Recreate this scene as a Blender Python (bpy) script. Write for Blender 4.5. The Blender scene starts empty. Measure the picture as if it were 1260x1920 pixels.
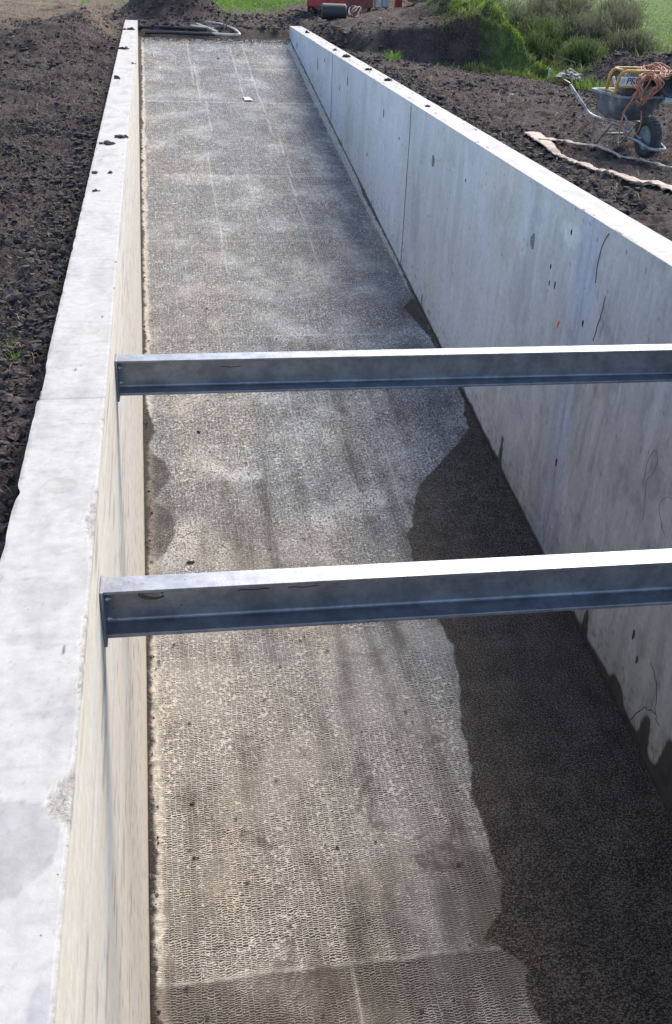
import bpy, math, random
import numpy as np
from mathutils import Matrix, Vector
random.seed(7); RNG = np.random.default_rng(7)
sc = bpy.context.scene
COL = sc.collection

# ------------------------------------------------------------------ camera
PITCH, YAW, ROLL = .5112, .1819, .0394
CAM = (0.2499, 0.0, 1.6481)
cp, sp, cy, sy, cr, sr = math.cos(PITCH), math.sin(PITCH), math.cos(YAW), math.sin(YAW), math.cos(ROLL), math.sin(ROLL)
fwd = Vector((sy*cp, cy*cp, -sp)); rgt = Vector((cy, -sy, 0)); upv = rgt.cross(fwd)
R_ = rgt*cr + upv*sr; U_ = -rgt*sr + upv*cr
cam = bpy.data.objects.new("camera", bpy.data.cameras.new("camera")); COL.objects.link(cam)
cam.matrix_world = Matrix(((R_.x, U_.x, -fwd.x, CAM[0]), (R_.y, U_.y, -fwd.y, CAM[1]), (R_.z, U_.z, -fwd.z, CAM[2]), (0, 0, 0, 1)))
cam.data.sensor_fit = 'VERTICAL'; cam.data.sensor_height = 36; cam.data.lens = 1901.65/1920*36
cam.data.clip_start = .05; cam.data.clip_end = 2000
sc.camera = cam

# ------------------------------------------------------------------ light
SUN_EL, SUN_AZ = math.radians(44), math.radians(34)      # azimuth from +y towards +x
SUN_STRENGTH, SKY_STRENGTH, EXPOSURE = 2.3, .145, .98
w = bpy.data.worlds.new("World"); sc.world = w; w.use_nodes = True
wn = w.node_tree; bg = wn.nodes['Background']
sky = wn.nodes.new('ShaderNodeTexSky'); sky.sky_type = 'NISHITA'; sky.sun_disc = False
sky.sun_elevation = SUN_EL; sky.sun_rotation = SUN_AZ; sky.dust_density = 1.6; sky.air_density = 1.0; sky.ozone_density = 1.0
wn.links.new(sky.outputs[0], bg.inputs[0]); bg.inputs[1].default_value = SKY_STRENGTH
sd = bpy.data.lights.new("sun", 'SUN'); sd.energy = SUN_STRENGTH; sd.angle = math.radians(32); sd.color = (1, .90, .76)
so = bpy.data.objects.new("sun", sd); COL.objects.link(so)
sdir = Vector((math.sin(SUN_AZ)*math.cos(SUN_EL), math.cos(SUN_AZ)*math.cos(SUN_EL), math.sin(SUN_EL)))
so.rotation_euler = sdir.to_track_quat('Z', 'Y').to_euler(); so.location = (5, 10, 20)
sc.view_settings.view_transform = 'Standard'; sc.view_settings.look = 'None'
sc.view_settings.exposure = EXPOSURE; sc.view_settings.gamma = 1

# ------------------------------------------------------------------ noise
def _h(ix, iy, s):
    n = (ix.astype(np.int64)*374761393 + iy.astype(np.int64)*668265263 + s*974634777) & 0xffffffff
    n = ((n ^ (n >> 13))*1274126177) & 0xffffffff
    n = (n ^ (n >> 16)) & 0xffffffff
    return n/4294967296.0
def pn(x, y, s=0):
    x = np.asarray(x, float); y = np.asarray(y, float); x, y = np.broadcast_arrays(x, y)
    ix = np.floor(x); iy = np.floor(y); fx = x-ix; fy = y-iy
    u = fx*fx*fx*(fx*(fx*6-15)+10); v = fy*fy*fy*(fy*(fy*6-15)+10)
    def g(a, b):
        t = _h(ix+a, iy+b, s)*2*np.pi
        return np.cos(t)*(fx-a)+np.sin(t)*(fy-b)
    return ((g(0, 0)*(1-u)+g(1, 0)*u)*(1-v)+(g(0, 1)*(1-u)+g(1, 1)*u)*v)*1.5
def fbm(x, y, s=0, o=4, g=.5, l=2.03):
    r = 0; a = 1; t = 0
    for i in range(o):
        r = r+a*pn(np.asarray(x)*l**i, np.asarray(y)*l**i, s+i*17); t += a; a *= g
    return r/t
def worley(x, y, s=0):
    x = np.asarray(x, float); y = np.asarray(y, float); x, y = np.broadcast_arrays(x, y)
    ix = np.floor(x); iy = np.floor(y); d = np.full(x.shape, 9.)
    for a in (-1, 0, 1):
        for b in (-1, 0, 1):
            px = ix+a+_h(ix+a, iy+b, s); py = iy+b+_h(ix+a, iy+b, s+5)
            d = np.minimum(d, (px-x)**2+(py-y)**2)
    return np.sqrt(d)
def ss(a, b, x):
    t = np.clip((np.asarray(x, float)-a)/(b-a), 0, 1); return t*t*(3-2*t)

# ------------------------------------------------------------------ object helpers
def tag(o, label=None, cat=None, group=None, kind=None):
    if label: o['label'] = label
    if cat: o['category'] = cat
    if group: o['group'] = group
    if kind: o['kind'] = kind
    return o
def thing(name, label, cat, loc=(0, 0, 0), rz=0, group=None):
    o = bpy.data.objects.new(name, None); COL.objects.link(o); o.location = loc; o.rotation_euler = (0, 0, rz)
    o.empty_display_size = .1
    return tag(o, label, cat, group)
def obj(name, me, mat, parent=None, smooth=False):
    o = bpy.data.objects.new(name, me); COL.objects.link(o)
    if mat:
        for m in (mat if isinstance(mat, (list, tuple)) else [mat]): me.materials.append(m)
    if smooth: me.polygons.foreach_set('use_smooth', np.ones(len(me.polygons), bool))
    if parent: o.parent = parent
    return o
def npmesh(name, V, F, attrs=None, cols=None):
    V = np.asarray(V, float); F = np.asarray(F, np.int64)
    me = bpy.data.meshes.new(name); n = F.shape[1]
    me.vertices.add(len(V)); me.vertices.foreach_set('co', V.ravel())
    me.loops.add(F.size); me.loops.foreach_set('vertex_index', F.ravel().astype(np.int32))
    me.polygons.add(len(F)); me.polygons.foreach_set('loop_start', np.arange(0, F.size, n, dtype=np.int32))
    me.polygons.foreach_set('loop_total', np.full(len(F), n, np.int32))
    me.polygons.foreach_set('use_smooth', np.zeros(len(F), bool)); me.update(calc_edges=True)
    for k, a in (attrs or {}).items():
        at = me.attributes.new(k, 'FLOAT', 'POINT'); at.data.foreach_set('value', np.asarray(a, np.float32).ravel())
    for k, c in (cols or {}).items():
        at = me.attributes.new(k, 'FLOAT_COLOR', 'POINT')
        c = np.concatenate([c, np.ones((len(c), 1))], 1); at.data.foreach_set('color', c.astype(np.float32).ravel())
    return me
def gridfaces(nr, nc, keep=None):
    i = np.arange(nr-1)[:, None]*nc+np.arange(nc-1)[None, :]
    F = np.stack([i, i+1, i+nc+1, i+nc], -1)
    if keep is not None: return F[keep]
    return F.reshape(-1, 4)

class MB:
    """collects simple shapes into one mesh"""
    def __init__(s): s.v = []; s.f = []; s.sm = []
    def add(s, vs, fs, smooth=False):
        b = len(s.v); s.v += [tuple(v) for v in vs]; s.f += [tuple(b+i for i in f) for f in fs]; s.sm += [smooth]*len(fs); return s
    def box(s, c, d, M=None, bev=.0):
        x, y, z = d[0]/2, d[1]/2, d[2]/2
        if bev <= 0:
            P = [Vector((a, b, e)) for e in (-z, z) for a, b in ((-x, -y), (x, -y), (x, y), (-x, y))]
            F = [(0, 3, 2, 1), (4, 5, 6, 7), (0, 1, 5, 4), (1, 2, 6, 5), (2, 3, 7, 6), (3, 0, 4, 7)]
        else:
            k = bev; oct_ = [(-x+k, -y), (x-k, -y), (x, -y+k), (x, y-k), (x-k, y), (-x+k, y), (-x, y-k), (-x, -y+k)]
            ins = [(a*(1-k/x), b*(1-k/y)) for a, b in oct_]
            P = [Vector((a, b, -z)) for a, b in ins]+[Vector((a, b, -z+k)) for a, b in oct_]+[Vector((a, b, z-k)) for a, b in oct_]+[Vector((a, b, z)) for a, b in ins]
            F = [tuple(range(7, -1, -1)), tuple(range(24, 32))]
            for r in range(3):
                for i in range(8): F.append((r*8+i, r*8+(i+1) % 8, (r+1)*8+(i+1) % 8, (r+1)*8+i))
        c = Vector(c)
        return s.add([(M @ p if M else p)+c for p in P], F)
    def tube(s, pts, r, n=8, closed=False, cap=True):
        pts = [Vector(p) for p in pts]; N = len(pts)
        rr = r if isinstance(r, (list, tuple)) else [r]*N
        V = []; prev = None
        for i, p in enumerate(pts):
            if closed: t = pts[(i+1) % N]-pts[i-1]
            else: t = pts[min(i+1, N-1)]-pts[max(i-1, 0)]
            if t.length < 1e-9: t = Vector((0, 0, 1))
            t.normalize()
            if prev is None:
                a = Vector((0, 0, 1)) if abs(t.z) < .9 else Vector((1, 0, 0)); u = t.cross(a).normalized()
            else: u = (prev-t*prev.dot(t)).normalized()
            prev = u; v = t.cross(u)
            for k in range(n):
                an = 2*math.pi*k/n; V.append(p+(u*math.cos(an)+v*math.sin(an))*rr[i])
        F = []
        for i in range(N if closed else N-1):
            for k in range(n):
                a = i*n+k; b = i*n+(k+1) % n; c = ((i+1) % N)*n
                F.append((a, b, c+(k+1) % n, c+k))
        if cap and not closed: F += [tuple(range(n-1, -1, -1)), tuple(range((N-1)*n, N*n))]
        return s.add(V, F, True)
    def lathe(s, prof, c=(0, 0, 0), M=None, n=32, closed=False):
        """prof: (radius, height) pairs about local z"""
        V = []; c = Vector(c); P = len(prof)
        for r, z in prof:
            for k in range(n):
                a = 2*math.pi*k/n; p = Vector((r*math.cos(a), r*math.sin(a), z)); V.append((M @ p if M else p)+c)
        F = []
        for i in range(P if closed else P-1):
            for k in range(n): F.append((i*n+k, i*n+(k+1) % n, ((i+1) % P)*n+(k+1) % n, ((i+1) % P)*n+k))
        if not closed: F += [tuple(range(n-1, -1, -1)), tuple(range((P-1)*n, P*n))]
        return s.add(V, F, True)
    def prism(s, poly, axis_a, axis_b, axis_l, length, o):
        a, b, l, o = Vector(axis_a), Vector(axis_b), Vector(axis_l), Vector(o)
        V = [o+a*p+b*q for p, q in poly]+[o+a*p+b*q+l*length for p, q in poly]; n = len(poly)
        F = [tuple(range(n-1, -1, -1)), tuple(range(n, 2*n))]+[(i, (i+1) % n, n+(i+1) % n, n+i) for i in range(n)]
        return s.add(V, F)
    def build(s, name, mat, parent=None):
        me = bpy.data.meshes.new(name); me.from_pydata([tuple(v) for v in s.v], [], s.f)
        me.polygons.foreach_set('use_smooth', np.array(s.sm, bool)); me.update()
        import bmesh
        bm = bmesh.new(); bm.from_mesh(me); bmesh.ops.recalc_face_normals(bm, faces=bm.faces); bm.to_mesh(me); bm.free()
        return obj(name, me, mat, parent)
def spl(P, n=8, closed=False):
    """catmull-rom through points"""
    P = [Vector(p) for p in P]; out = []; N = len(P)
    for i in range(N if closed else N-1):
        if closed: a, b, c, d = P[i-1], P[i], P[(i+1) % N], P[(i+2) % N]
        else: a, b, c, d = P[max(i-1, 0)], P[i], P[i+1], P[min(i+2, N-1)]
        for k in range(n):
            t = k/n; out.append(.5*((2*b)+(c-a)*t+(2*a-5*b+4*c-d)*t*t+(3*b-a-3*c+d)*t**3))
    if not closed: out.append(P[-1])
    return out

# ------------------------------------------------------------------ materials
class Mat:
    def __init__(s, name):
        s.m = bpy.data.materials.new(name); s.m.use_nodes = True; s.t = s.m.node_tree; s.N = s.t.nodes
        s.b = s.N['Principled BSDF']
    def n(s, typ, ins=None, **kw):
        x = s.N.new('ShaderNode'+typ)
        for k, v in kw.items(): setattr(x, k, v)
        for k, v in (ins or {}).items(): s.set(x.inputs[k], v)
        return x
    def set(s, sock, v):
        if isinstance(v, bpy.types.NodeSocket): s.t.links.new(v, sock)
        elif isinstance(v, bpy.types.Node): s.t.links.new(v.outputs[0], sock)
        else:
            if hasattr(sock, 'default_value') and sock.type == 'RGBA' and len(v) == 3: v = (*v, 1)
            sock.default_value = v
    def math(s, op, a, b=0., c=None, clamp=False):
        x = s.n('Math', operation=op, use_clamp=clamp); s.set(x.inputs[0], a); s.set(x.inputs[1], b)
        if c is not None: s.set(x.inputs[2], c)
        return x.outputs[0]
    def mix(s, f, a, b, bt='MIX'):
        x = s.n('Mix', data_type='RGBA', blend_type=bt); s.set(x.inputs[0], f); s.set(x.inputs[6], a); s.set(x.inputs[7], b); return x.outputs[2]
    def rng(s, v, a, b, c=0., d=1.):
        x = s.n('MapRange', {0: v, 1: a, 2: b, 3: c, 4: d}, interpolation_type='SMOOTHSTEP'); return x.outputs[0]
    def co(s, scale=(1, 1, 1)):
        t = s.n('TexCoord'); m = s.n('Mapping', {'Vector': t.outputs['Object'], 'Scale': scale}); return m.outputs[0]
    def noise(s, v, sc_, det=4., rough=.55, dist=0.):
        x = s.n('TexNoise', {'Vector': v, 'Scale': sc_, 'Detail': det, 'Roughness': rough, 'Distortion': dist}); return x.outputs[0]
    def vor(s, v, sc_, feature='F1', rnd=1.):
        x = s.n('TexVoronoi', {'Vector': v, 'Scale': sc_, 'Randomness': rnd}, feature=feature); return x.outputs[0]
    def attr(s, n_, col=False):
        x = s.n('Attribute', attribute_name=n_); return x.outputs[0] if col else x.outputs[2]
    def bump(s, h, dist, strength=1., nrm=None):
        x = s.n('Bump', {'Height': h, 'Distance': dist, 'Strength': strength})
        if nrm is not None: s.set(x.inputs['Normal'], nrm)
        return x.outputs[0]
    def out(s, col=None, rough=None, nrm=None, metal=None, spec=None):
        for k, v in (('Base Color', col), ('Roughness', rough), ('Normal', nrm), ('Metallic', metal), ('Specular IOR Level', spec)):
            if v is not None: s.set(s.b.inputs[k], v)
        return s.m
def simple(name, col, rough=.6, metal=0., var=.25, sc_=20, bump=.0, dirt=None):
    m = Mat(name); v = m.co(); n1 = m.noise(v, sc_, 5, .65)
    c = m.mix(m.rng(n1, .3, .7), tuple(x*(1-var) for x in col), tuple(min(1, x*(1+var)) for x in col))
    if dirt: c = m.mix(m.rng(m.noise(v, sc_*.35, 6, .7), .45, .68), c, dirt)
    return m.out(c, rough, m.bump(n1, bump) if bump else None, metal)

# concrete with painted-in wear (stains, laitance, chips), some painted shade + fine grain and pinholes
def concrete(name, pin=1., bumpd=.0015):
    m = Mat(name); v = m.co()
    col = m.attr('Col', True); rg = m.attr('rgh')
    g = m.noise(v, 120, 3, .7); g2 = m.noise(v, 22, 6, .65)
    c = m.mix(m.rng(g2, .3, .7, 0, 1), m.mix(1., col, (.90, .90, .91), 'MULTIPLY'), m.mix(1., col, (1.07, 1.07, 1.06), 'MULTIPLY'))
    c = m.mix(m.math('MULTIPLY', m.rng(g, .62, .75), m.math('ADD', .12, m.math('MULTIPLY', rg, .6))), c, m.mix(1., c, (.35, .33, .31), 'MULTIPLY'))
    vo = m.vor(m.co(), 26); pr = m.noise(v, 5, 2)
    hole = m.math('MULTIPLY', m.math('LESS_THAN', vo, .055), m.math('GREATER_THAN', pr, .52))
    c = m.mix(m.math('MULTIPLY', hole, .75*pin), c, (.07, .06, .055))
    h = m.math('ADD', m.math('MULTIPLY', g, m.math('ADD', .25, m.math('MULTIPLY', rg, 3.))), m.math('ADD', g2, m.math('MULTIPLY', hole, -2*pin)))
    return m.out(c, m.math('SUBTRACT', .82, m.math('MULTIPLY', m.attr('wet'), .35)), m.bump(h, bumpd))

# ------------------------------------------------------------------ dimensions
W, T = 3.3222, .27
G0, G1 = -3.817, .1436
YEND_L, YEND_R, YR = 25.3, 24.75, 24.6
def rampz(y): return G0+G1*np.asarray(y, float)
def ys(a, b, d0, d1, p=1.):
    out = [a]
    while out[-1] < b:
        t = max(0, (out[-1]-a)/(b-a)); out.append(out[-1]+d0+(d1-d0)*t**p)
    out[-1] = b
    return np.array(out)

# ------------------------------------------------------------------ terrain
def ground_z(x, y, fine=True):
    x = np.asarray(x, float); y = np.asarray(y, float)
    z = np.full(np.broadcast(x, y).shape, -.13)
    right = ss(3.4, 3.8, x)
    low = np.interp(x, [3.5, 4.4, 6.2, 8, 9.5, 12], [-.14, -.2, -.42, -.6, -.55, -.3])
    z = z+right*ss(12.5, 19.5, y)*(low+.13)
    # excavated bank and terrace behind
    yb = 21.0+.25*pn(x*.8, x*0, 3)+np.where(x < 4.4, (4.4-x)*1.4, 0)
    top = np.interp(x, [3.0, 3.6, 4.4, 6.2, 7.2, 8.4], [.0, .02, .16, .36, .55, .5])
    wbank = .35+.5*ss(5.2, 3.8, x)
    bank = ss(0, 1, (y-yb)/wbank)
    gx = 8.9+.25*(y-21)*.3
    toright = ss(6.9, 8.25, x)         # spur falls to the gully
    z = z+right*bank*(top-low)*(1-toright)
    # centre part beyond the ramp end
    ctr = ss(24.2, 25.2, y)*(1-right)
    z = z+ctr*.07
    # gully, far bank and field
    field = ss(9.6, 11.5, x-(y-21)*.12)*ss(20.5, 22.5, y)
    fz = np.interp(y, [20, 23, 30, 45, 90, 200, 600], [-.45, -.45, -.15, .25, 1.2, 3.5, 6])
    z = np.where(x > 8, z*(1-field)+fz*field, z)
    berm = np.exp(-((y-20.2)/.75)**2)*ss(7.9, 9.3, x)
    z = z+berm*(.50+.12*pn(x*1.3, y*.7, 12))
    # far land rises gently
    z = z+ss(30, 90, y)*1.0*(1-ss(9, 12, x))
    # dark spoil heap behind the far end, and left hand ridge
    z = z+1.15*np.exp(-(((x-.80)/.92)**2+((y-27.1)/.85)**2)**1.3)
    z = z+.35*np.exp(-(((x-6.3)/.55)**2+((y-23.6)/.7)**2))
    z = z+.35*np.exp(-(((x+1.6-(y-20)*.25)/.9)**2))*ss(18.5, 20.5, y)*ss(26, 23.5, y)*ss(-.3, -1., x)
    z = z+.10*np.exp(-(((x+.9)/.55)**2+((y-22.5)/1.6)**2))
    z = z+ss(5.5, 6.8, x)*ss(20.6, 21.4, y)*ss(27, 24, y)*ss(12, 10, x)*.38*fbm(x*1.9, y*1.9, 19, 4)
    if fine:
        soil = 1-.75*field
        near = ss(60, 25, y)
        amp = near*soil
        edge = np.minimum(ss(0, .25, np.abs(x-1.5)-1.95), 1)
        z = z+amp*(.10*fbm(x*.9, y*.9, 21, 3))*np.maximum(edge, .25)
        z = z-amp*.05*right*(np.exp(-((x-6.3-.25*(y-12)+.2*pn(y*.7, y*0, 2))/.14)**2)+np.exp(-((x-7.5-.25*(y-12)+.2*pn(y*.7, y*0, 2))/.14)**2))
        z = z+amp*(1-right)*.03*np.sin((y+.6*x+.5*pn(x, y, 6))*7)*ss(-.1, .3, pn(x*.6, y*.4, 88))
        r = np.abs(fbm(x*3.1+.3*pn(x*5, y*5, 4), y*4.2, 33, 4))
        z = z+amp*(.10*(r-.18))
        r2 = np.abs(fbm(x*8.5+.4*pn(x*9, y*9, 14), y*11, 35, 4, .6)); z = z+amp*(.055*(.2-r2))
        msk = ss(-.25, .35, fbm(x*1.3, y*1.3, 55, 2))
        z = z+amp*(.030*fbm(x*13, y*15, 41, 3, .65)*(.5+msk)+.022*fbm(x*30, y*30, 77, 2, .7))
    return z

def build_ground():
    def axis(segs):
        out = []
        for a, b, d in segs: out += list(np.arange(a, b, d))
        return out
    left = np.array(sorted(set([-300, -150, -80, -50, -35, -25, -18, -13, -10, -8, -6.5, -5.5, -5]+axis([(-4.6, -2.2, .07), (-2.2, -1.3, .03), (-1.3, -.30, .016)])+[-.262])))
    mid = np.linspace(-.25, W+.25, 90)
    rightx = np.array(sorted(set([W+.262]+axis([(W+.29, 9, .045), (9, 14, .09), (14, 22, .35), (22, 40, 1.5), (40, 90, 6), (90, 330, 40)])+[330.])))
    X = np.concatenate([left, mid, rightx])
    Y = np.array([-40., -15, -8, -4, -2, -1]+axis([(-.5, 2, .12), (2, 7, .017), (7, 12, .03), (12, 22, .045), (22, 31, .07), (31, 50, .35), (50, 120, 4), (120, 700, 60)])+[700.])
    Xg, Yg = np.meshgrid(X, Y)
    Z = ground_z(Xg, Yg)
    # the cutting: the sheet stops inside the walls
    j = (X[:-1]+X[1:])/2; i = (Y[:-1]+Y[1:])/2
    hole = (j[None, :] > -.262) & (j[None, :] < W+.262) & (i[:, None] < YR-.05)
    inch = (Xg > -.26) & (Xg < W+.26)
    lip = ss(YR+.5, YR-.05, Yg)*inch
    Z = Z*(1-lip)+(rampz(YR)-.03+.03*pn(Xg*4, Yg*4, 9))*lip
    # masks
    x, y = Xg, Yg
    n = fbm(x*.8, y*.8, 91, 4); n2 = fbm(x*3, y*3, 95, 3)
    g_field = ss(-.12, .08, (x-(y-21)*.12-10.2)*.35+n*.35+n2*.2)*ss(21.6, 22.6, y+n2*.8)
    g_bank = ss(6.6, 7.4, x+n*1.6+n2*.7)*ss(20.4, 21.1, y+n2*.5)*ss(14, 9, x)
    g_far = ss(-.05, .12, n*.9+n2*.3+(y-30.0)*.18-.15*np.abs(x-3.8))*(x < 7)*(x > 1.6-.2*(y-27))
    g_far2 = ss(.0, .1, n+n2*.4+(y-33)*.25)
    grass = np.clip(g_field+g_bank*.8+g_far+g_far2, 0, 1)
    tan = ss(-.1, .25, n*.8+n2*.35+.30)*ss(21.8, 23.6, y+n*2+(x+1.5)*.9)*ss(.2, -1.0, x)*ss(36, 33, y)
    tan = np.maximum(tan, .45*ss(23.5, 25, y)*ss(1.8, 2.6, x)*ss(9, 6, x)*ss(-.4, .3, n+.2))
    V = np.stack([Xg, Yg, Z], -1).reshape(-1, 3)
    me = npmesh('ground', V, gridfaces(len(Y), len(X), ~hole), {'grass': grass.ravel(), 'tan': tan.ravel()})
    m = Mat('soil'); v = m.co()
    a = m.noise(v, 3.2, 6, .6); b = m.noise(v, 26, 5, .7); c = m.noise(v, 90, 3, .7)
    col = m.mix(m.rng(a, .3, .7), (.052, .043, .043), (.135, .108, .101))
    col = m.mix(m.rng(b, .5, .75), col, (.21, .175, .165))
    col = m.mix(m.math('MULTIPLY', m.rng(c, .66, .78), .6), col, (.24, .2, .17))
    col = m.mix(m.math('MULTIPLY', m.rng(m.vor(v, 34), .10, .05), m.rng(m.noise(v, 6, 2), .5, .6)), col, (.16, .14, .125))
    col = m.mix(m.math('MULTIPLY', m.attr('tan'), m.rng(b, .25, .65, .35, 1)), col, (.30, .235, .17))
    gcol = m.mix(m.rng(m.noise(v, 5, 5, .7), .35, .65), (.07, .13, .03), (.19, .29, .08))
    gcol = m.mix(m.rng(m.noise(m.co((1, .5, 1)), 1.6, 5, .7), .5, .75), gcol, (.05, .08, .03))
    col = m.mix(m.attr('grass'), col, gcol)
    h = m.math('ADD', m.math('MULTIPLY', b, 1.), m.math('MULTIPLY', c, .5))
    m.out(col, .93, m.bump(m.math('ADD', h, m.math('MULTIPLY', m.noise(v, 11, 5, .75), 1.5)), .06, 1.), spec=.25)
    return tag(obj('ground', me, m.m, smooth=True), kind='structure')
ground = build_ground()

# ------------------------------------------------------------------ ramp
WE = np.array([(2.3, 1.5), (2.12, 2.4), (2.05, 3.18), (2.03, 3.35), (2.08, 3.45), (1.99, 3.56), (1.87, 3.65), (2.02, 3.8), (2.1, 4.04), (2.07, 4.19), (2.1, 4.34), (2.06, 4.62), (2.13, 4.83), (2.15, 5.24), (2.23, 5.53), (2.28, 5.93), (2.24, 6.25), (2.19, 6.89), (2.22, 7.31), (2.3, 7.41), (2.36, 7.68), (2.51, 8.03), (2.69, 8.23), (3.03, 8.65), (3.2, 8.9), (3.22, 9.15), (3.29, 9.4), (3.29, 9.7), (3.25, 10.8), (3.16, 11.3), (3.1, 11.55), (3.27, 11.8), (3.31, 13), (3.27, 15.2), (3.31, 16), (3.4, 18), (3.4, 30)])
LE = np.array([(.02, 1.), (.03, 3), (.02, 4.2), (.05, 4.7), (.01, 5.2), (.015, 6.8), (.05, 7.0), (.09, 7.12), (.17, 7.24), (.25, 7.45), (.24, 7.7), (.17, 7.85), (.09, 7.93), (.13, 8.05), (.24, 8.25), (.23, 8.42), (.18, 8.55), (.07, 8.68), (.08, 8.9), (.10, 9.1), (.04, 9.3), (.02, 9.6), (.02, 30)])
def ramp_fields(x, y):
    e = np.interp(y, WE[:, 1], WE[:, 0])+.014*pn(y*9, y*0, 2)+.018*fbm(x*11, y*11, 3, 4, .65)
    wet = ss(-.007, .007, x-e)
    le = np.interp(y, LE[:, 1], LE[:, 0])+.012*fbm(x*12, y*12, 6, 3)
    le = le+.03*fbm(x*7, y*7, 16, 3); wet2 = ss(.02, -.02, x-le)*ss(6.9, 7.3, y+x*.3)*ss(9.6, 9.2, y)
    return wet, wet2
def build_ramp():
    Y = ys(1.0, YR, .011, .028, .8); X = np.concatenate([np.linspace(0.002, W-.002, 290)])
    x, y = np.meshgrid(X, Y)
    wet, wet2 = ramp_fields(x, y)
    z = rampz(y)+.006*fbm(x*1.1, y*1.6, 5, 3)+.004*fbm(x*6, y*6, 7, 2)
    ridge = np.zeros_like(x); tone = np.zeros_like(x)
    # cross joints of the stamped mats (y at x=0, step x range)
    J = [(3.60, 0, 2.1, 1.), (3.52, 2.1, 3.4, .8), (4.36, .0, 1.12, .35), (4.75, 1.1, 3.3, .3), (5.9, 0, 3.3, .2), (6.9, .9, 2.3, .25), (8.2, 0, 3.3, .12), (10.93, 0, 3.0, .6), (11.68, 2.35, 3.3, -.5), (13.6, 0, 3.3, .4), (16.07, 0, 3.3, .55), (17.9, 1.1, 2.3, .2), (19.88, 0, 3.35, .9), (22.2, 0, 3.3, .5)]
    for k, (jy, a, b, h) in enumerate(J):
        yy = jy+.018*pn(x*2.3, x*0+k, 60+k)-.03*ss(0, 3, x)*(.3 if jy < 5 else 1)
        mk = ss(a-.01, a+.02, x)*ss(b+.02, b-.01, x)*(.55+.45*ss(-.3, .3, pn(x*3, x*0+k, 70)))
        d = (y-yy)
        ridge += mk*h*.8*np.exp(-(d/(.006+.0013*y))**2)*(.45+.8*ss(-.25, .25, fbm(x*16, y*4+k, 71, 3)))
        z += mk*abs(h)*.003*(np.exp(-(d/.02)**2))
        tone += mk*(-.35*h)*np.exp(-np.clip(-d, 0, 9)/.25)*(d < 0)*(1 if k % 2 else .8)
    # long mat edges
    LN = [(1.10, 3.2, 3.6, .9), (1.13, 3.9, 4.8, .5), (1.47, 6.6, 9.9, .35), (2.28, 6.8, 10.5, .45), (2.25, 12, 16, .8), (2.30, 16, 17.9, .9), (2.22, 17.9, 20.0, .8), (1.06, 12.6, 17, .8), (1.2, 18.2, 19.9, .8), (1.10, 19.9, 22.7, 1.), (1.03, 21, 24.4, .9), (1.14, 20.3, 22.4, .6), (1.92, 20, 24, .9), (2.2, 19.9, 24.2, .9), (.45, 5, 9, .25), (.85, 6, 11, .2), (1.9, 6.5, 12, .25), (2.75, 13, 19, .35), (.55, 12, 19, .3), (1.62, 13, 20, .25), (1.55, 3.4, 6.2, .15), (.6, 3.4, 6.2, .12)]
    for k, (lx, a, b, h) in enumerate(LN):
        xx = lx+.012*pn(y*1.1, y*0+k, 80+k)
        mk = ss(a-.05, a+.1, y)*ss(b+.05, b-.1, y)*(.45+.55*ss(-.35, .2, pn(y*1.7, y*0+k, 90)))
        wd = .006+.0005*y
        ridge += mk*h*(.6 if b > 12 else 1)*np.exp(-((x-xx)/wd)**2); z += mk*h*.004*np.exp(-((x-xx)/wd)**2)
        tone += -mk*.22*h*np.exp(-((x-xx-.02)/.012)**2)
    # broad tonal blotches: per mat, and along the travel direction
    tone -= .45*np.exp(-((x-1.75)/.6)**2-((y-3.95)/.5)**2)+.35*np.exp(-((x-.45)/.3)**2-((y-4.75)/.2)**2)+.3*np.exp(-((x-.5)/.4)**2-((y-3.3)/.2)**2)+.35*np.exp(-((x-1.35)/.18)**2-((y-8.0)/.35)**2)
    cell = np.floor((x+.02)/1.105)*7.3+np.searchsorted([3.6, 4.7, 5.9, 8.2, 10.9, 13.6, 16.07, 19.88, 22.2], y.ravel()).reshape(y.shape)*3.1
    tone += .50*(_h(cell, cell*0+2, 5)-.5)
    tone += .65*fbm(x*1.5, y*.7, 101, 5, .6)+.55*fbm(x*6, y*1.3, 103, 5, .62)+.35*pn(x*7+.3*pn(x*2, y*2, 3), y*.25, 105)
    tone = tone*(1-.4*ss(8, 14, y))+.30*ss(9, 14, y)
    tone -= .55*np.exp(-((x-2.9)/.4)**2-((y-18.6)/.55)**2)+.35*np.exp(-((x-2.2)/.3)**2-((y-18.3)/.3)**2)
    tone -= .5*np.exp(-((x-1.15)/.12)**2-((y-6.0)/.9)**2)*.5+.45*np.exp(-((x-2.15)/.28)**2-((y-12.9)/.5)**2)
    tone -= .8*np.exp(-((x-3.15)/.18)**2-((y-11.55)/.3)**2)
    tone -= .45*np.exp(-((x-2.25)/.35)**2-((y-3.9)/.35)**2)+.35*ss(6.0, 3.0, y)
    tone += .35*np.exp(-((x-1.3)/.5)**2-((y-8.6)/1.2)**2)
    # trowelled / mortar margins
    wl = .085+.03*pn(y*2, y*0, 111)+.02*pn(y*11, y*0, 112)+.02*ss(12, 20, y)
    ml = ss(.02, -.02, x-wl)
    wr = .015+.10*ss(9, 17, y)+.02*pn(y*3, y*0, 113)
    mr = ss(.02, -.02, (W-x)-wr)
    smooth = np.clip(ml+mr*ss(9, 11, y)+.5*mr, 0, 1)
    z += ml*.012*ss(.09, 0, x)+mr*.012*ss(.08, 0, W-x)*ss(9, 12, y)+smooth*.006*fbm(x*18, y*18, 7, 3)
    # dirt lying against the walls
    dl = .022+.06*np.clip(fbm(y*1.7, y*0, 121, 3)+.05, 0, 1)+.035*np.clip(pn(y*9, y*0, 122), 0, 1)+.035*ss(16, 22, y)+.05*np.exp(-((y-9.1)/.35)**2)
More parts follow.
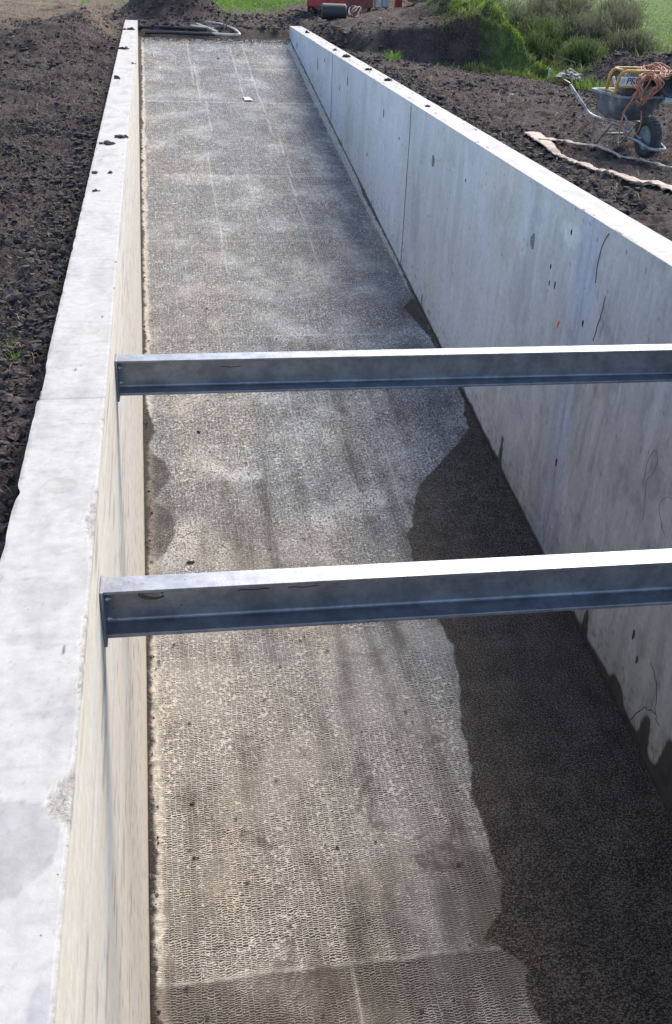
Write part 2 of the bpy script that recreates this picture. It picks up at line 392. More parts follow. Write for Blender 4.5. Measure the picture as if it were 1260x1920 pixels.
    dirt = ss(.02, -.012, x-dl-.014*fbm(x*30, y*30, 5, 2))
    dr = .012+.035*np.clip(fbm(y*1.9, y*0, 131, 3), 0, 1)+.02*np.exp(-((y-11.5)/.5)**2)
    dirt = np.maximum(dirt, ss(.014, -.01, (W-x)-dr-.012*fbm(x*30, y*30, 15, 2)))
    sp_ = worley(x*5.5, y*4, 141); dirt = np.maximum(dirt, .8*ss(.085, .05, sp_)*(_h(np.floor(x*5.5), np.floor(y*4), 9) > .86))
    top = ss(24.0, 24.6, y+.3*fbm(x*3, y*3, 151, 3)); dirt = np.maximum(dirt, .8*top*ss(-.1, .2, fbm(x*9, y*9, 152, 3)+.12))
    z += dirt*.004
    brown = .6*ss(8.8, 5.2, y+x*.4+.9*fbm(x*.8, y*.8, 161, 3))+.35*ss(-.05, .35, fbm(x*.9+5, y*.5, 163, 3))
    fade = ss(-.42, .22, fbm(x*1.6, y*1.6, 171, 4)+.12)      # how crisp the stamp is
    crisp_y = 0
    at = {'wet': np.clip(wet+.85*wet2, 0, 1), 'ridge': ridge, 'tone': tone, 'smooth': smooth, 'dirt': dirt, 'brown': np.clip(brown, 0, 1), 'crisp': np.maximum(fade, .7*ss(8, 5.5, y)), 'blue': ss(2.1, 3.3, x)}
    V = np.stack([x, y, z], -1).reshape(-1, 3)
    me = npmesh('ramp', V, gridfaces(len(Y), len(X)), {k: v.ravel() for k, v in at.items()})
    m = Mat('stamped_concrete'); v = m.co()
    wrp = m.n('TexNoise', {'Vector': v, 'Scale': 9., 'Detail': 3.}).outputs[1]
    wv = m.n('VectorMath', {0: wrp, 1: (.5, .5, .5)}, operation='SUBTRACT').outputs[0]
    wv = m.n('VectorMath', {0: wv, 1: (.03, .05, 0)}, operation='MULTIPLY').outputs[0]
    wv2 = m.n('TexNoise', {'Vector': v, 'Scale': 70., 'Detail': 2.}).outputs[1]
    wv2 = m.n('VectorMath', {0: m.n('VectorMath', {0: wv2, 1: (.5, .5, .5)}, operation='SUBTRACT').outputs[0], 1: (.011, .011, 0)}, operation='MULTIPLY').outputs[0]
    pv = m.n('VectorMath', {0: m.n('VectorMath', {0: v, 1: wv}, operation='ADD').outputs[0], 1: wv2}, operation='ADD').outputs[0]
    sx = m.n('SeparateXYZ', {0: pv})
    # staggered slots, 31 mm wide columns, 16 mm pitch
    cxn = m.math('DIVIDE', sx.outputs[0], .034); colid = m.math('FLOOR', cxn)
    fx = m.math('ABSOLUTE', m.math('SUBTRACT', m.math('FRACT', cxn), .5))
    par = m.math('ADD', m.math('MULTIPLY', m.math('MODULO', m.math('ABSOLUTE', colid), 2.), .42), m.math('MULTIPLY', m.n('TexWhiteNoise', {'W': colid}, noise_dimensions='1D').outputs[0], .35))
    fy = m.math('ABSOLUTE', m.math('SUBTRACT', m.math('FRACT', m.math('ADD', m.math('DIVIDE', sx.outputs[1], .0138), par)), .5))
    slot = m.math('MULTIPLY', m.rng(fx, .50, .42), m.rng(fy, .36, .22))
    gr = m.noise(v, 60, 4, .75); fine = m.noise(v, 160, 3, .7)
    rnd_ = m.noise(v, 38, 3, .6)
    dash = m.rng(m.noise(m.co((7, 13, 1)), 1., 5, .8), .50, .58)
    dash2 = m.rng(m.noise(m.co((24, 4.5, 1)), 1., 5, .8), .50, .58)
    yy_ = m.n('SeparateXYZ', {0: v}).outputs[1]; farf = m.rng(yy_, 5., 15., .1, .68)
    tn = m.attr('tone'); thr = m.math('ADD', .505, m.math('MULTIPLY', tn, .07))
    spk = m.math('MULTIPLY', m.math('SUBTRACT', m.noise(m.co((66, 54, 1)), 1., 3, .75), thr), 16., clamp=True)
    pits = m.math('MAXIMUM', spk, m.math('MULTIPLY', m.math('MAXIMUM', dash, dash2), farf))
    slotm = m.math('MULTIPLY', m.math('MULTIPLY', slot, m.rng(m.math('SUBTRACT', rnd_, m.math('MULTIPLY', tn, .12)), .33, .47)), m.math('ADD', .25, m.math('MULTIPLY', m.attr('crisp'), .75)))
    tex = m.math('MAXIMUM', slotm, m.math('MULTIPLY', pits, m.math('SUBTRACT', .90, m.math('MULTIPLY', m.math('MULTIPLY', m.attr('crisp'), m.rng(yy_, 8.5, 5.5)), .75))))
    tex = m.math('MULTIPLY', tex, m.math('SUBTRACT', 1., m.math('MULTIPLY', m.attr('smooth'), .7)))
    tex = m.math('MULTIPLY', tex, m.math('SUBTRACT', 1., m.math('MULTIPLY', m.attr('ridge'), .8), clamp=True))
    base = m.mix(m.attr('brown'), (.66, .68, .70), (.70, .60, .475))
    base = m.mix(m.attr('smooth'), base, m.mix(m.rng(m.noise(v, 30, 5, .7), .35, .65), (.40, .36, .31), (.78, .72, .62)))
    t = m.math('ADD', m.attr('tone'), m.math('MULTIPLY', m.math('SUBTRACT', m.noise(v, 7, 5, .65), .5), .9))
    base = m.mix(m.rng(t, .0, -.8, 0, .7), base, (.14, .115, .09))
    base = m.mix(m.rng(t, .1, .7, 0, .5), base, (.56, .50, .43))
    base = m.mix(m.math('MULTIPLY', m.attr('ridge'), .62, clamp=True), base, (.66, .63, .58))
    col = m.mix(m.math('MULTIPLY', tex, .95), base, (.032, .028, .025))
    col = m.mix(m.rng(fine, .55, .75, 0, .3), col, (.08, .075, .07))
    d = m.math('MULTIPLY', m.attr('dirt'), m.rng(m.noise(v, 40, 4, .7), .25, .5, .5, 1))
    silt = m.math('MULTIPLY', m.rng(m.noise(m.co((2.2, 1.6, 1)), 1., 7, .72, .6), .56, .64), m.rng(yy_, 7.5, 4.5))
    col = m.mix(m.math('MULTIPLY', silt, .55), col, (.085, .062, .042))
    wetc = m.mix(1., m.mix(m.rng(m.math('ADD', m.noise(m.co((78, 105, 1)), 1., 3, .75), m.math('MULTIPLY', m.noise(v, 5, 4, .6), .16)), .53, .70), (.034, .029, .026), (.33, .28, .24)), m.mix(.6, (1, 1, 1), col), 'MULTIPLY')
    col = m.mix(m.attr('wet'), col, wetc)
    col = m.mix(d, col, (.045, .038, .034))
    h = m.math('ADD', m.math('MULTIPLY', tex, -1.), m.math('ADD', m.math('MULTIPLY', fine, .35), m.math('MULTIPLY', d, m.math('MULTIPLY', gr, 1.5))))
    rough = m.math('SUBTRACT', .88, m.math('MULTIPLY', m.attr('wet'), .42))
    m.out(col, rough, m.bump(h, .010, 1.), spec=m.math('SUBTRACT', .35, m.math('MULTIPLY', m.attr('wet'), .18)))
    o = tag(obj('ramp', me, m.m, smooth=True), kind='structure')
    # lower end running on into the tunnel under the viewer, and a toe at the top
    mb = MB().box((W/2, -3.0, G0-.15+.02), (W, 8.0, .3))
    tag(mb.build('tunnel_floor', m.m), kind='structure')
    return o
build_ramp()

# ------------------------------------------------------------------ walls
def sweep_wall(name, xin, side, y0, y1, d0, d1, nin, ntop, paint, label):
    """side=+1: channel lies towards +x of the inner face (left wall); -1: right wall"""
    Y = ys(y0, y1, d0, d1, .8); ny = len(Y)
    tin = np.linspace(1, 0, nin); ttop = np.linspace(0, 1, ntop)[1:]
    u = np.concatenate([1-tin, [1.0], 1+ttop, [2.0, 2.3, 2.6, 3.0]]); ia, ib = nin-1, nin+len(ttop)      # 0..1 inner face, 1..2 top, 2..3 outer
    Ug, Yg = np.meshgrid(u, Y)
    zb = rampz(Yg)-.12
    ci = np.broadcast_to(np.arange(len(u)), Ug.shape); inn = ci <= ia; top = (ci > ia) & (ci <= ib); out = ci > ib
    z = np.where(inn, zb*(1-np.minimum(Ug, 1)), 0.); z = np.where(out, -(Ug-2)*1.0, z)
    dx = np.where(inn, 0., np.where(top, (Ug-1)*T, T))           # distance into the wall from the inner face
    P = paint(Yg, z, dx, inn, top, out)
    z = z+P['dz']; x = xin-side*(dx+P['din'])
    z[:, ia] = z[:, ia+1]; x[:, ia] = x[:, ia+1]; z[:, ib+1] = z[:, ib]; x[:, ib+1] = x[:, ib]; P['col'][:, ia] = .5*P['col'][:, ia]+.5*P['col'][:, ia+1]
    V = np.stack([x, Yg, z], -1).reshape(-1, 3)
    kp = np.ones((ny-1, len(u)-1), bool); kp[:, ia] = False; kp[:, ib] = False
    F = gridfaces(ny, len(u), kp)
    if side > 0: F = F[:, ::-1]
    cols = P['col'].reshape(-1, 3); att = {'rgh': P['rgh'].ravel(), 'wet': P['wet'].ravel()}
    # end caps
    n = len(u); base = len(V)
    caps = []
    for r in (0, ny-1):
        caps.append(V[r*n:(r+1)*n])
    me = npmesh(name, V, F, att, {'Col': cols})
    o = obj(name, me, CONC, smooth=False)
    me.polygons.foreach_set('use_smooth', np.ones(len(me.polygons), bool))
    # separate flat end face joined as a part (the sawn end of the wall)
    for r, s_ in ((0, 1), (ny-1, -1)):
        pts = V[r*n:(r+1)*n]
        pts = pts.copy(); yy = pts[:, 1].mean()
        m_ = bpy.data.meshes.new('end_face'); m_.from_pydata([tuple(p) for p in pts], [], [tuple(range(n))]); m_.update()
        at = m_.attributes.new('Col', 'FLOAT_COLOR', 'POINT'); at.data.foreach_set('color', np.tile([.42, .41, .39, 1.], n).astype(np.float32))
        if r: obj('end_face', m_, CONC, o)
    return tag(o, label, 'wall')
CONC = concrete('concrete')
def lerp(a, b, t): return a+(b-a)*t[..., None]
C_ = lambda *c: np.array(c, float)

def chips(Y, w0):
    return w0*np.clip(fbm(Y*2.3, Y*0, 201, 3)*2-.35, 0, 1)*(.5+.5*ss(-.2, .3, pn(Y*23, Y*0, 203)))
def paint_left(Y, z, dx, inn, top, out):
    sh = Y.shape
    col = np.ones(sh+(3,))*C_(.60, .595, .60)
    rg = np.zeros(sh); wet = np.zeros(sh); dz = np.zeros(sh); din = np.zeros(sh)
    # top face
    n = fbm(Y*2.2, dx*7, 211, 4); n2 = fbm(Y*9, dx*16, 213, 3)
    tcol = lerp(np.ones(sh+(3,))*C_(.46, .45, .43), np.ones(sh+(3,))*C_(.385, .378, .365), ss(-.15, .45, n+.25*n2))
    tr_ = fbm(Y*16, dx*4, 216, 4, .65); tcol = lerp(tcol, tcol*C_(.84, .84, .85), ss(.14, .4, tr_)*.8)
    tr_ = fbm(Y*45, dx*60, 218, 3, .7); tcol = lerp(tcol, tcol*C_(.80, .79, .78), ss(.28, .5, tr_)*.7)
    # greyer trowelled patch near the viewer
    pr = ((Y-1.56)/.17)**2+((dx-.215)/.175)**2+.9*fbm(Y*5, dx*9, 215, 4)
    tcol = lerp(tcol, tcol*C_(.77, .77, .79)*(1+.10*fbm(Y*12, dx*20, 217, 3))[..., None], ss(1.02, .96, pr)*.95)
    tcol = lerp(tcol, tcol*C_(.8, .8, .88), ss(.9, .8, ((Y-1.18)/.06)**2+((dx-.02)/.03)**2+.3*n2)*.8)
    # faint rings (round form plugs)
    for cy_, cx_, r_ in ((3.17, .13, .055), (4.75, .12, .06), (9.2, .13, .06)):
        rr = np.sqrt((Y-cy_)**2+(dx-cx_)**2)
        tcol = lerp(tcol, tcol*C_(.80, .80, .78), np.exp(-((rr-r_)/.005)**2)*.6)
        tcol = lerp(tcol, tcol*C_(.92, .92, .90), ss(r_+.01, r_-.01, rr))
    # pour joints across the top
    for jy, s_ in ((3.93, .8), (6.05, .25), (8.9, .4), (11.3, .4), (14.2, .6), (15.7, .35), (17.3, .3), (19.8, .5), (22.4, .4)):
        yy = jy+.008*pn(dx*20, Y*0, 7)
        tcol = lerp(tcol, tcol*C_(.62, .61, .6), np.exp(-((Y-yy)/.007)**2)*s_)
        tcol = lerp(tcol, tcol*C_(.88, .88, .91), np.exp(-((Y-yy-.06)/.05)**2)*s_)
        dz = dz-np.where(top, .004*s_*np.exp(-((Y-yy)/.008)**2), 0)
    # inner arris: broken laitance showing aggregate
    cw = chips(Y, .018)+.006*np.clip(pn(Y*40, Y*0, 221)+.2, 0, 1)
    cw = cw+.030*np.exp(-((Y-2.93)/.16)**2)*(.6+.8*np.clip(pn(Y*30, Y*0, 5), -.4, 1))+.042*ss(1.60, 1.66, Y)*ss(1.80, 1.70, Y)*(1.2-4*np.abs(Y-1.68))+.018*ss(2.0, 2.1, Y)*ss(2.45, 2.3, Y)*(.5+pn(Y*25, Y*0, 6))
    cw = cw*(1+.5*fbm(Y*60, Y*0, 9, 2))
    ch = np.where(top, ss(.003, -.003, dx-cw), 0)
    ch = np.maximum(ch, np.where(inn, ss(.010, -.002, -z-cw*.45)*(cw > .006), 0))
    tcol = lerp(tcol, np.ones(sh+(3,))*C_(.36, .34, .31)*(1+.5*pn(Y*90, dx*90+z*90, 225))[..., None], ch*.9)
    rg = rg+ch*1.0
    dz = dz-np.where(top, ch*(.006+.006*np.clip(pn(Y*60, dx*60, 226), 0, 1)), 0)
    # outer arris, flaking with soil on it
    ow = .012+.016*np.clip(fbm(Y*3, Y*0, 231, 3)+.1, 0, 1)
    oc = np.where(top, ss(.004, -.004, (T-dx)-ow-.008*pn(Y*50, dx*50, 3)), 0)*ss(-.2, .2, pn(Y*5, Y*0, 17)+.1)
    tcol = lerp(tcol, tcol*C_(.68, .67, .68), oc*.7); rg = rg+oc*.5
    notch = np.exp(-((Y-3.13)/.035)**2)*.9
    din = din-np.where((dx > T-.001) & (top | out), .014*notch+.006*np.clip(pn(Y*7, Y*0, 235), 0, 1)+.010*ss(3.9, 3.95, Y)*ss(4.35, 4.2, Y), 0)
    # soil crumbs and smears
    wv = worley(Y*6, dx*22, 241); hh = _h(np.floor(Y*6), np.floor(dx*22), 8)
    tcol = lerp(tcol, np.ones(sh+(3,))*C_(.12, .10, .09), np.where(top, ss(.13, .07, wv)*(hh > .985-.27*ss(5, 18, Y)), 0))
    tcol = lerp(tcol, tcol*C_(.7, .68, .66), np.where(top, ss(.22, .5, fbm(Y*3, dx*25, 243, 4))*.5*ss(10, 22, Y), 0))
    # inner face: cream with long horizontal streaks
    a = fbm(Y*.30, z*4.5, 251, 5, .6); b = fbm(Y*1.1, z*22, 253, 4, .6); c3 = fbm(Y*.15+3, z*2.0, 255, 3)
    ic = np.ones(sh+(3,))*C_(.66, .61, .525)
    ic = lerp(ic, np.ones(sh+(3,))*C_(.64, .625, .59), ss(-.1, .35, a))
    ic = lerp(ic, np.ones(sh+(3,))*C_(.62, .555, .46), ss(.0, .4, c3)*.5)
    ic = lerp(ic, ic*C_(.80, .80, .78), ss(.2, .45, b)*.5)
    ic = lerp(ic, np.ones(sh+(3,))*C_(.70, .68, .63), ss(.18, .4, -b)*.6)
    s1 = fbm(Y*.9, z*60, 257, 3)
    ic = lerp(ic, ic*C_(.55, .54, .52), ss(.26, .40, s1)*.8)
    s2 = fbm(Y*.35+9, z*38, 267, 4, .6); ic = lerp(ic, ic*C_(.80, .79, .76), ss(.12, .35, s2)*.7); ic = lerp(ic, np.minimum(ic*1.12, .78), ss(.12, .35, -s2)*.5)
    base = z-rampz(Y)
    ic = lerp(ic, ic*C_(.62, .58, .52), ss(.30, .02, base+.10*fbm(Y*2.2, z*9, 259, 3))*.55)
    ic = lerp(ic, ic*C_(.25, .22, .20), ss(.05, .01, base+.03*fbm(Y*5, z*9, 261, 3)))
    # faint shadow line under the beam plates, painted into the wall colour
    for by, bz in ((4.785, -.37), (2.80, -.40)):
        f = .10*np.exp(-((Y-by+.03)/.05)**2)*ss(bz+.02, bz-.1, z)*np.exp(-np.clip(bz-z, 0, 9)/.8)
        ic = lerp(ic, ic*C_(.66, .65, .64), f*.7)
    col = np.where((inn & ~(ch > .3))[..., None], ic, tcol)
    col = np.where(out[..., None], C_(.25, .23, .22)*np.ones(sh+(3,)), col)
    # formwork waviness
    din = din+np.where(inn, .004*pn(Y*.4, z*.8, 263)+.0008*fbm(Y*1.5, z*14, 265, 3), 0)*ss(0, .1, -z)
    return dict(col=np.clip(col, .02, .9), rgh=rg, wet=wet, dz=dz, din=din)

def paint_right(Y, z, dx, inn, top, out):
    sh = Y.shape; one = np.ones(sh+(3,))
    rg = np.zeros(sh); wet = np.zeros(sh); dz = np.zeros(sh); din = np.zeros(sh)
    tcol = lerp(one*C_(.47, .46, .44), one*C_(.40, .39, .38), ss(-.1, .5, fbm(Y*2, dx*8, 311, 4)))
    for jy, s_ in ((6.72, .8), (8.9, .25), (11.2, .3), (14.0, .35), (18.2, .3)):
        tcol = lerp(tcol, tcol*C_(.6, .6, .6), np.exp(-((Y-jy-.01*pn(dx*20, Y*0, 3))/.007)**2)*s_)
    # crumbs and clods along the far part of the top
    wv = worley(Y*5, dx*20, 341); hh = _h(np.floor(Y*5), np.floor(dx*20), 8)
    far = ss(11, 17, Y)
    tcol = lerp(tcol, one*C_(.10, .085, .075), np.where(top, ss(.28, .16, wv)*(hh > .97-.3*far), 0))
    tcol = lerp(tcol, tcol*C_(.6, .55, .5), np.where(top, ss(.12, .4, fbm(Y*1.5, dx*30, 343, 4))*.7*far, 0))
    cw = chips(Y+40, .010)+.004*np.clip(pn(Y*30, Y*0, 321), 0, 1)+.02*np.exp(-((Y-6.35)/.12)**2)
    ch = np.where(top, ss(.003, -.003, dx-cw), 0)
    tcol = lerp(tcol, one*C_(.36, .36, .36), ch*.8); rg = rg+ch; dz = dz-ch*.005
    # inner face: pale concrete with the blue of the shade painted in, board panels between joints
    J = np.array([0, 2.9, 4.95, 6.93, 9.9, 12.75, 15.6, 18.75, 21.6, 30])
    k = np.searchsorted(J, Y.ravel()).reshape(sh); pr = _h(k, k*0, 3)
    a = fbm(Y*.9, z*.55, 351, 5, .55); b = fbm(Y*5.5, z*1.1, 353, 4, .6); c3 = fbm(Y*.5+7, z*.5, 355, 3)
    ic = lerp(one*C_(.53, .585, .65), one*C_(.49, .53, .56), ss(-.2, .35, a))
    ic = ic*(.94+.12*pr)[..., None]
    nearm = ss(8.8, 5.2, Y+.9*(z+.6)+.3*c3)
    ic = lerp(ic, ic*C_(.52, .48, .46), nearm*.9)  # shaded look of the near lower part, darkened in the colour
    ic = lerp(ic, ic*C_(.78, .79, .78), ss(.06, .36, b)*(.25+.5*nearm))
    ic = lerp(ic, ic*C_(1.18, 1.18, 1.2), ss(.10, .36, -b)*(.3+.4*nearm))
    b2 = fbm(Y*13+1.5*z+.6*pn(Y*2, z*2, 5), z*1.6, 365, 4, .65)
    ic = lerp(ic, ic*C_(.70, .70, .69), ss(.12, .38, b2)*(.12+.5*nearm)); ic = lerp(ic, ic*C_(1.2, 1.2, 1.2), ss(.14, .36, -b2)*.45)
    ic = lerp(ic, ic*C_(.96, .90, .78), ss(.12, .4, c3)*.5)
    d1 = fbm(Y*2.1+1.3, z*2.4, 357, 5, .6)
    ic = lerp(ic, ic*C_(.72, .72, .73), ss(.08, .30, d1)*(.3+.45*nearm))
    # laitance runs
    run = fbm(Y*9+.7*z, z*.8, 359, 3); ic = lerp(ic, ic*C_(1.2, 1.2, 1.2), ss(.3, .45, run)*.55*ss(9, 5, Y))
    # vertical joints
    for jy, wd, s_ in ((12.75, .018, .9), (18.75, .02, .8), (6.94, .012, .25), (9.9, .01, .15), (15.62, .012, .35), (21.6, .012, .3)):
        yy = jy+.006*pn(z*3, Y*0, 3); t = np.exp(-((Y-yy)/wd)**2)
        ic = lerp(ic, ic*C_(.36, .41, .52), t*s_*.85); ic = lerp(ic, ic*C_(1.15, 1.15, 1.15), np.exp(-((Y-yy-2.1*wd)/(wd*.6))**2)*s_*.7)
        din = din+np.where(inn, .007*t*s_, 0)
    # broad blue-ish board band with ridge edges at the near joint
    t = ss(6.72, 6.78, Y)*ss(7.16, 7.08, Y+.03*z)
    ic = lerp(ic, ic*C_(.90, .96, 1.12), t*.75)
    ic = lerp(ic, ic*C_(1.25, 1.22, 1.2), (np.exp(-((Y-6.73-.03*z-.02*pn(z*2, Y*0, 8))/.012)**2)+.7*np.exp(-((Y-7.14+.03*z)/.012)**2))*.55*ss(-.6, -1.2, z))
    # honeycombed dirty strip beside it
    t = np.exp(-((Y-6.56-.05*z-.03*pn(z*3, Y*0, 9))/.05)**2)*ss(-.25, -.45, z)*ss(-1.2, -.95, z)
    hc = ss(-.05, .25, fbm(Y*22, z*9, 361, 3)); ic = lerp(ic, ic*C_(.55, .53, .50), t*hc*.8); rg = rg+np.where(inn, t*.8, 0)
    t = ((Y-6.15)/.07)**2+((z+.80)/.10)**2; ic = lerp(ic, ic*C_(.72, .72, .82), ss(1.1, .7, t+.3*d1)*.7)
    # blotches either side
    for (by, bz, ry, rz, f) in ((8.9, -.35, .25, .18, .3), (8.35, -.95, .22, .35, .35), (8.1, -.5, .13, .75, .3), (7.35, -.22, .2, .1, -.4), (12.2, -1.2, .25, .5, .35), (10.4, -.7, .12, .8, .25), (16.9, -.9, .4, .3, .25)):
        q = ((Y-by)/ry)**2+((z-bz)/rz)**2+.8*fbm(Y*6, z*5, 363, 3)
        ic = lerp(ic, ic*(C_(.74, .75, .74) if f > 0 else C_(1.3, 1.3, 1.32)), ss(1.2, .5, q)*abs(f)*1.6)
    # rust-tinted run
    t = np.exp(-((Y-9.75)/.05)**2)*ss(-.2, -.4, z)*ss(-1.3, -.7, z); ic = lerp(ic, ic*C_(.95, .86, .72), t*.6)
    # small pits
    wv = worley(Y*7, z*5, 371); hh = _h(np.floor(Y*7), np.floor(z*5), 8)
    base = z-rampz(Y)
    pit = ss(.075, .045, wv)*(hh > .80-.25*ss(1.0, .2, base)); ic = lerp(ic, one*C_(.10, .10, .11), np.where(inn, pit, 0)*.8)
    # damp foot of the wall, with licks rising
    lick = 0
    for by, hgt, wd in ((8.23, .26, .045), (5.95, .20, .05), (4.83, .24, .07), (4.49, .34, .10), (11.56, .20, .03), (5.3, .1, .12), (4.2, .3, .2), (17.5, .12, .05), (14.8, .12, .03)):
        lick = np.maximum(lick, hgt*np.exp(-((Y-by)/wd)**4))
    foot = .035+.03*np.clip(fbm(Y*2.1, Y*0, 381, 3)+.2, 0, 1)*1.3+.05*ss(7, 4.5, Y)+lick
    foot = foot*(.35+.65*ss(11.8, 9.0, Y)) if True else foot
    foot = np.maximum(foot, np.where(Y > 9, lick*.8, 0))
    wt = ss(.014, -.014, base-foot-.02*fbm(Y*9, z*9, 383, 3))
    ic = lerp(ic, ic*C_(.20, .19, .19), wt); wet = np.where(inn, wt*.8, 0)
    gr = ss(.55, .0, base+.2*fbm(Y*3, z*3, 385, 3))*ss(8, 4.5, Y); ic = lerp(ic, ic*C_(.72, .70, .68), gr*.8)
    sp2 = ss(.15, .35, fbm(Y*14, z*14, 387, 3))*ss(.5, .1, base); ic = lerp(ic, ic*C_(.5, .48, .45), sp2*.7)
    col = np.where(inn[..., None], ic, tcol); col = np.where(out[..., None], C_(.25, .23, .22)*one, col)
    din = din+np.where(inn, .006*pn(Y*.6, z*.8, 391)+.002*fbm(Y*3, z*2, 393, 3), 0)*ss(0, .12, -z)
    return dict(col=np.clip(col, .02, .9), rgh=rg, wet=wet, dz=dz, din=din)
wall_l = sweep_wall('retaining_wall', 0.0, 1, -.6, YEND_L, .009, .03, 110, 46, paint_left, 'bright cream-faced concrete channel wall with broken inner edge, nearest the viewer on the left')
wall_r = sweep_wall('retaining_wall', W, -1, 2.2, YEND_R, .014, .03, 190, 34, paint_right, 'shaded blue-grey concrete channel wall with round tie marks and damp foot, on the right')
mb = MB().box((W+T/2, .8, -2.05), (T, 2.8-.004, 4.1)); e_ = mb.build('near_length', simple('plain_concrete', (.5, .5, .5)), wall_r)

# marks on the right wall: patched tie holes, cracks, pencil scribbles (thin real pieces, parts of the wall)
def wall_x(y, z):
    Y_ = np.array([[float(y)]]); Z_ = np.array([[float(z)]]); t_ = np.array([[True]]); f_ = ~t_
    return W+float(paint_right(Y_, Z_, Z_*0, t_, f_, f_)['din'][0, 0])
def wall_disc(name, y, z, ry, rz, mat, tilt=0.):
    pts = []; n = 20
    for k in range(n):
        a = 2*math.pi*k/n; r = 1+.12*math.sin(3*a+y)+.06*math.sin(5*a+z)
        p, q = ry*r*math.cos(a), rz*r*math.sin(a)
        pts.append((y+p*math.cos(tilt)-q*math.sin(tilt), z+p*math.sin(tilt)+q*math.cos(tilt)))
    mb = MB(); mb.prism(pts, (0, 1, 0), (0, 0, 1), (1, 0, 0), .012, (wall_x(y, z)-.0045, 0, 0)); mb.build(name, mat, wall_r)
patchm = simple('patch_mortar', (.16, .175, .20), .85, 0, .4, 60); holem = simple('hole_dark', (.03, .03, .035), .9)
redm = simple('red_paint', (.65, .05, .05), .7)
for y, z, a, b in ((11.51, -.45, .055, .065), (8.11, -.47, .045, .062)): wall_disc('tie_hole_patch', y, z, a, b, patchm)
for y, z, a, b in ((6.87, -.76, .012, .026), (6.94, -1.95, .014, .034), (14.29, -.34, .018, .055), (15.33, -1.06, .02, .03), (17.17, -.27, .02, .07), (17.9, -.45, .015, .05), (23.4, -.28, .03, .06), (20.4, -.34, .02, .10), (19.6, -.2, .015, .03), (10.2, -.4, .008, .016), (7.64, -.55, .009, .018), (7.5, -.66, .008, .03), (7.62, -.68, .006, .022), (7.33, -.2, .01, .02), (7.55, -1.4, .012, .012), (13.3, -.5, .01, .02), (5.23, -2.42, .012, .04), (5.12, -2.55, .012, .03)):
    wall_disc('tie_hole', y, z, a, b, holem)
wall_disc('red_mark', 7.32, -.92, .010, .035, redm, .3)
def wall_line(name, P, r, mat):
    mb = MB(); mb.tube([(wall_x(y, z)-.0015, y, z) for y, z in P], r, 5); mb.build(name, mat, wall_r)
def wig(P, n=6, a=.008):
    out = [Vector((0, *p)) for p in P]; out = spl(out, n)
    return [(p.y+random.uniform(-a, a), p.z+random.uniform(-a, a)) for p in out]
wall_line('crack', wig([(6.66, -.04), (6.74, -.14), (6.77, -.3), (6.76, -.42)], 5, .004), .0032, holem)
wall_line('crack', wig([(6.56, -.45), (6.58, -.6), (6.62, -.72), (6.64, -.82)], 5, .006), .003, holem)
wall_line('crack', wig([(4.95, -2.45), (4.85, -2.5), (4.80, -2.6), (4.76, -2.72), (4.68, -2.76)], 5, .012), .0018, holem)
wall_line('crack', wig([(4.76, -2.72), (4.88, -2.78), (4.98, -2.88), (5.03, -3.0)], 5, .012), .0022, holem)
pen = simple('pencil', (.13, .13, .14), .8)
wall_line('pencil_mark', wig([(5.50, -1.42), (5.52, -1.25), (5.46, -1.13), (5.40, -1.16), (5.42, -1.28), (5.48, -1.36), (5.44, -1.5), (5.42, -1.62)], 6, .001), .0010, pen)
wall_line('pencil_mark', wig([(5.10, -1.3), (5.20, -1.33), (5.26, -1.42), (5.20, -1.5), (5.12, -1.56)], 6, .001), .0010, pen)
wall_line('pencil_mark', wig([(12.77, -.05), (12.76, -.4), (12.77, -.9), (12.765, -1.5), (12.77, -1.95)], 6, .003), .003, simple('joint_dark', (.12, .13, .15)))
wall_line('crack', wig([(18.76, -.03), (18.75, -.5), (18.76, -1.1)], 6, .003), .004, holem)

# unseen underpass roof behind the camera, added to shade the near ramp
mb = MB().box((W/2, -3.2, -.17), (W+2*T+.8, 5.0, .30), bev=.01)
tag(mb.build('unseen_roof_slab', simple('slab_concrete', (.5, .49, .47), .85, 0, .1, 8)), kind='structure')

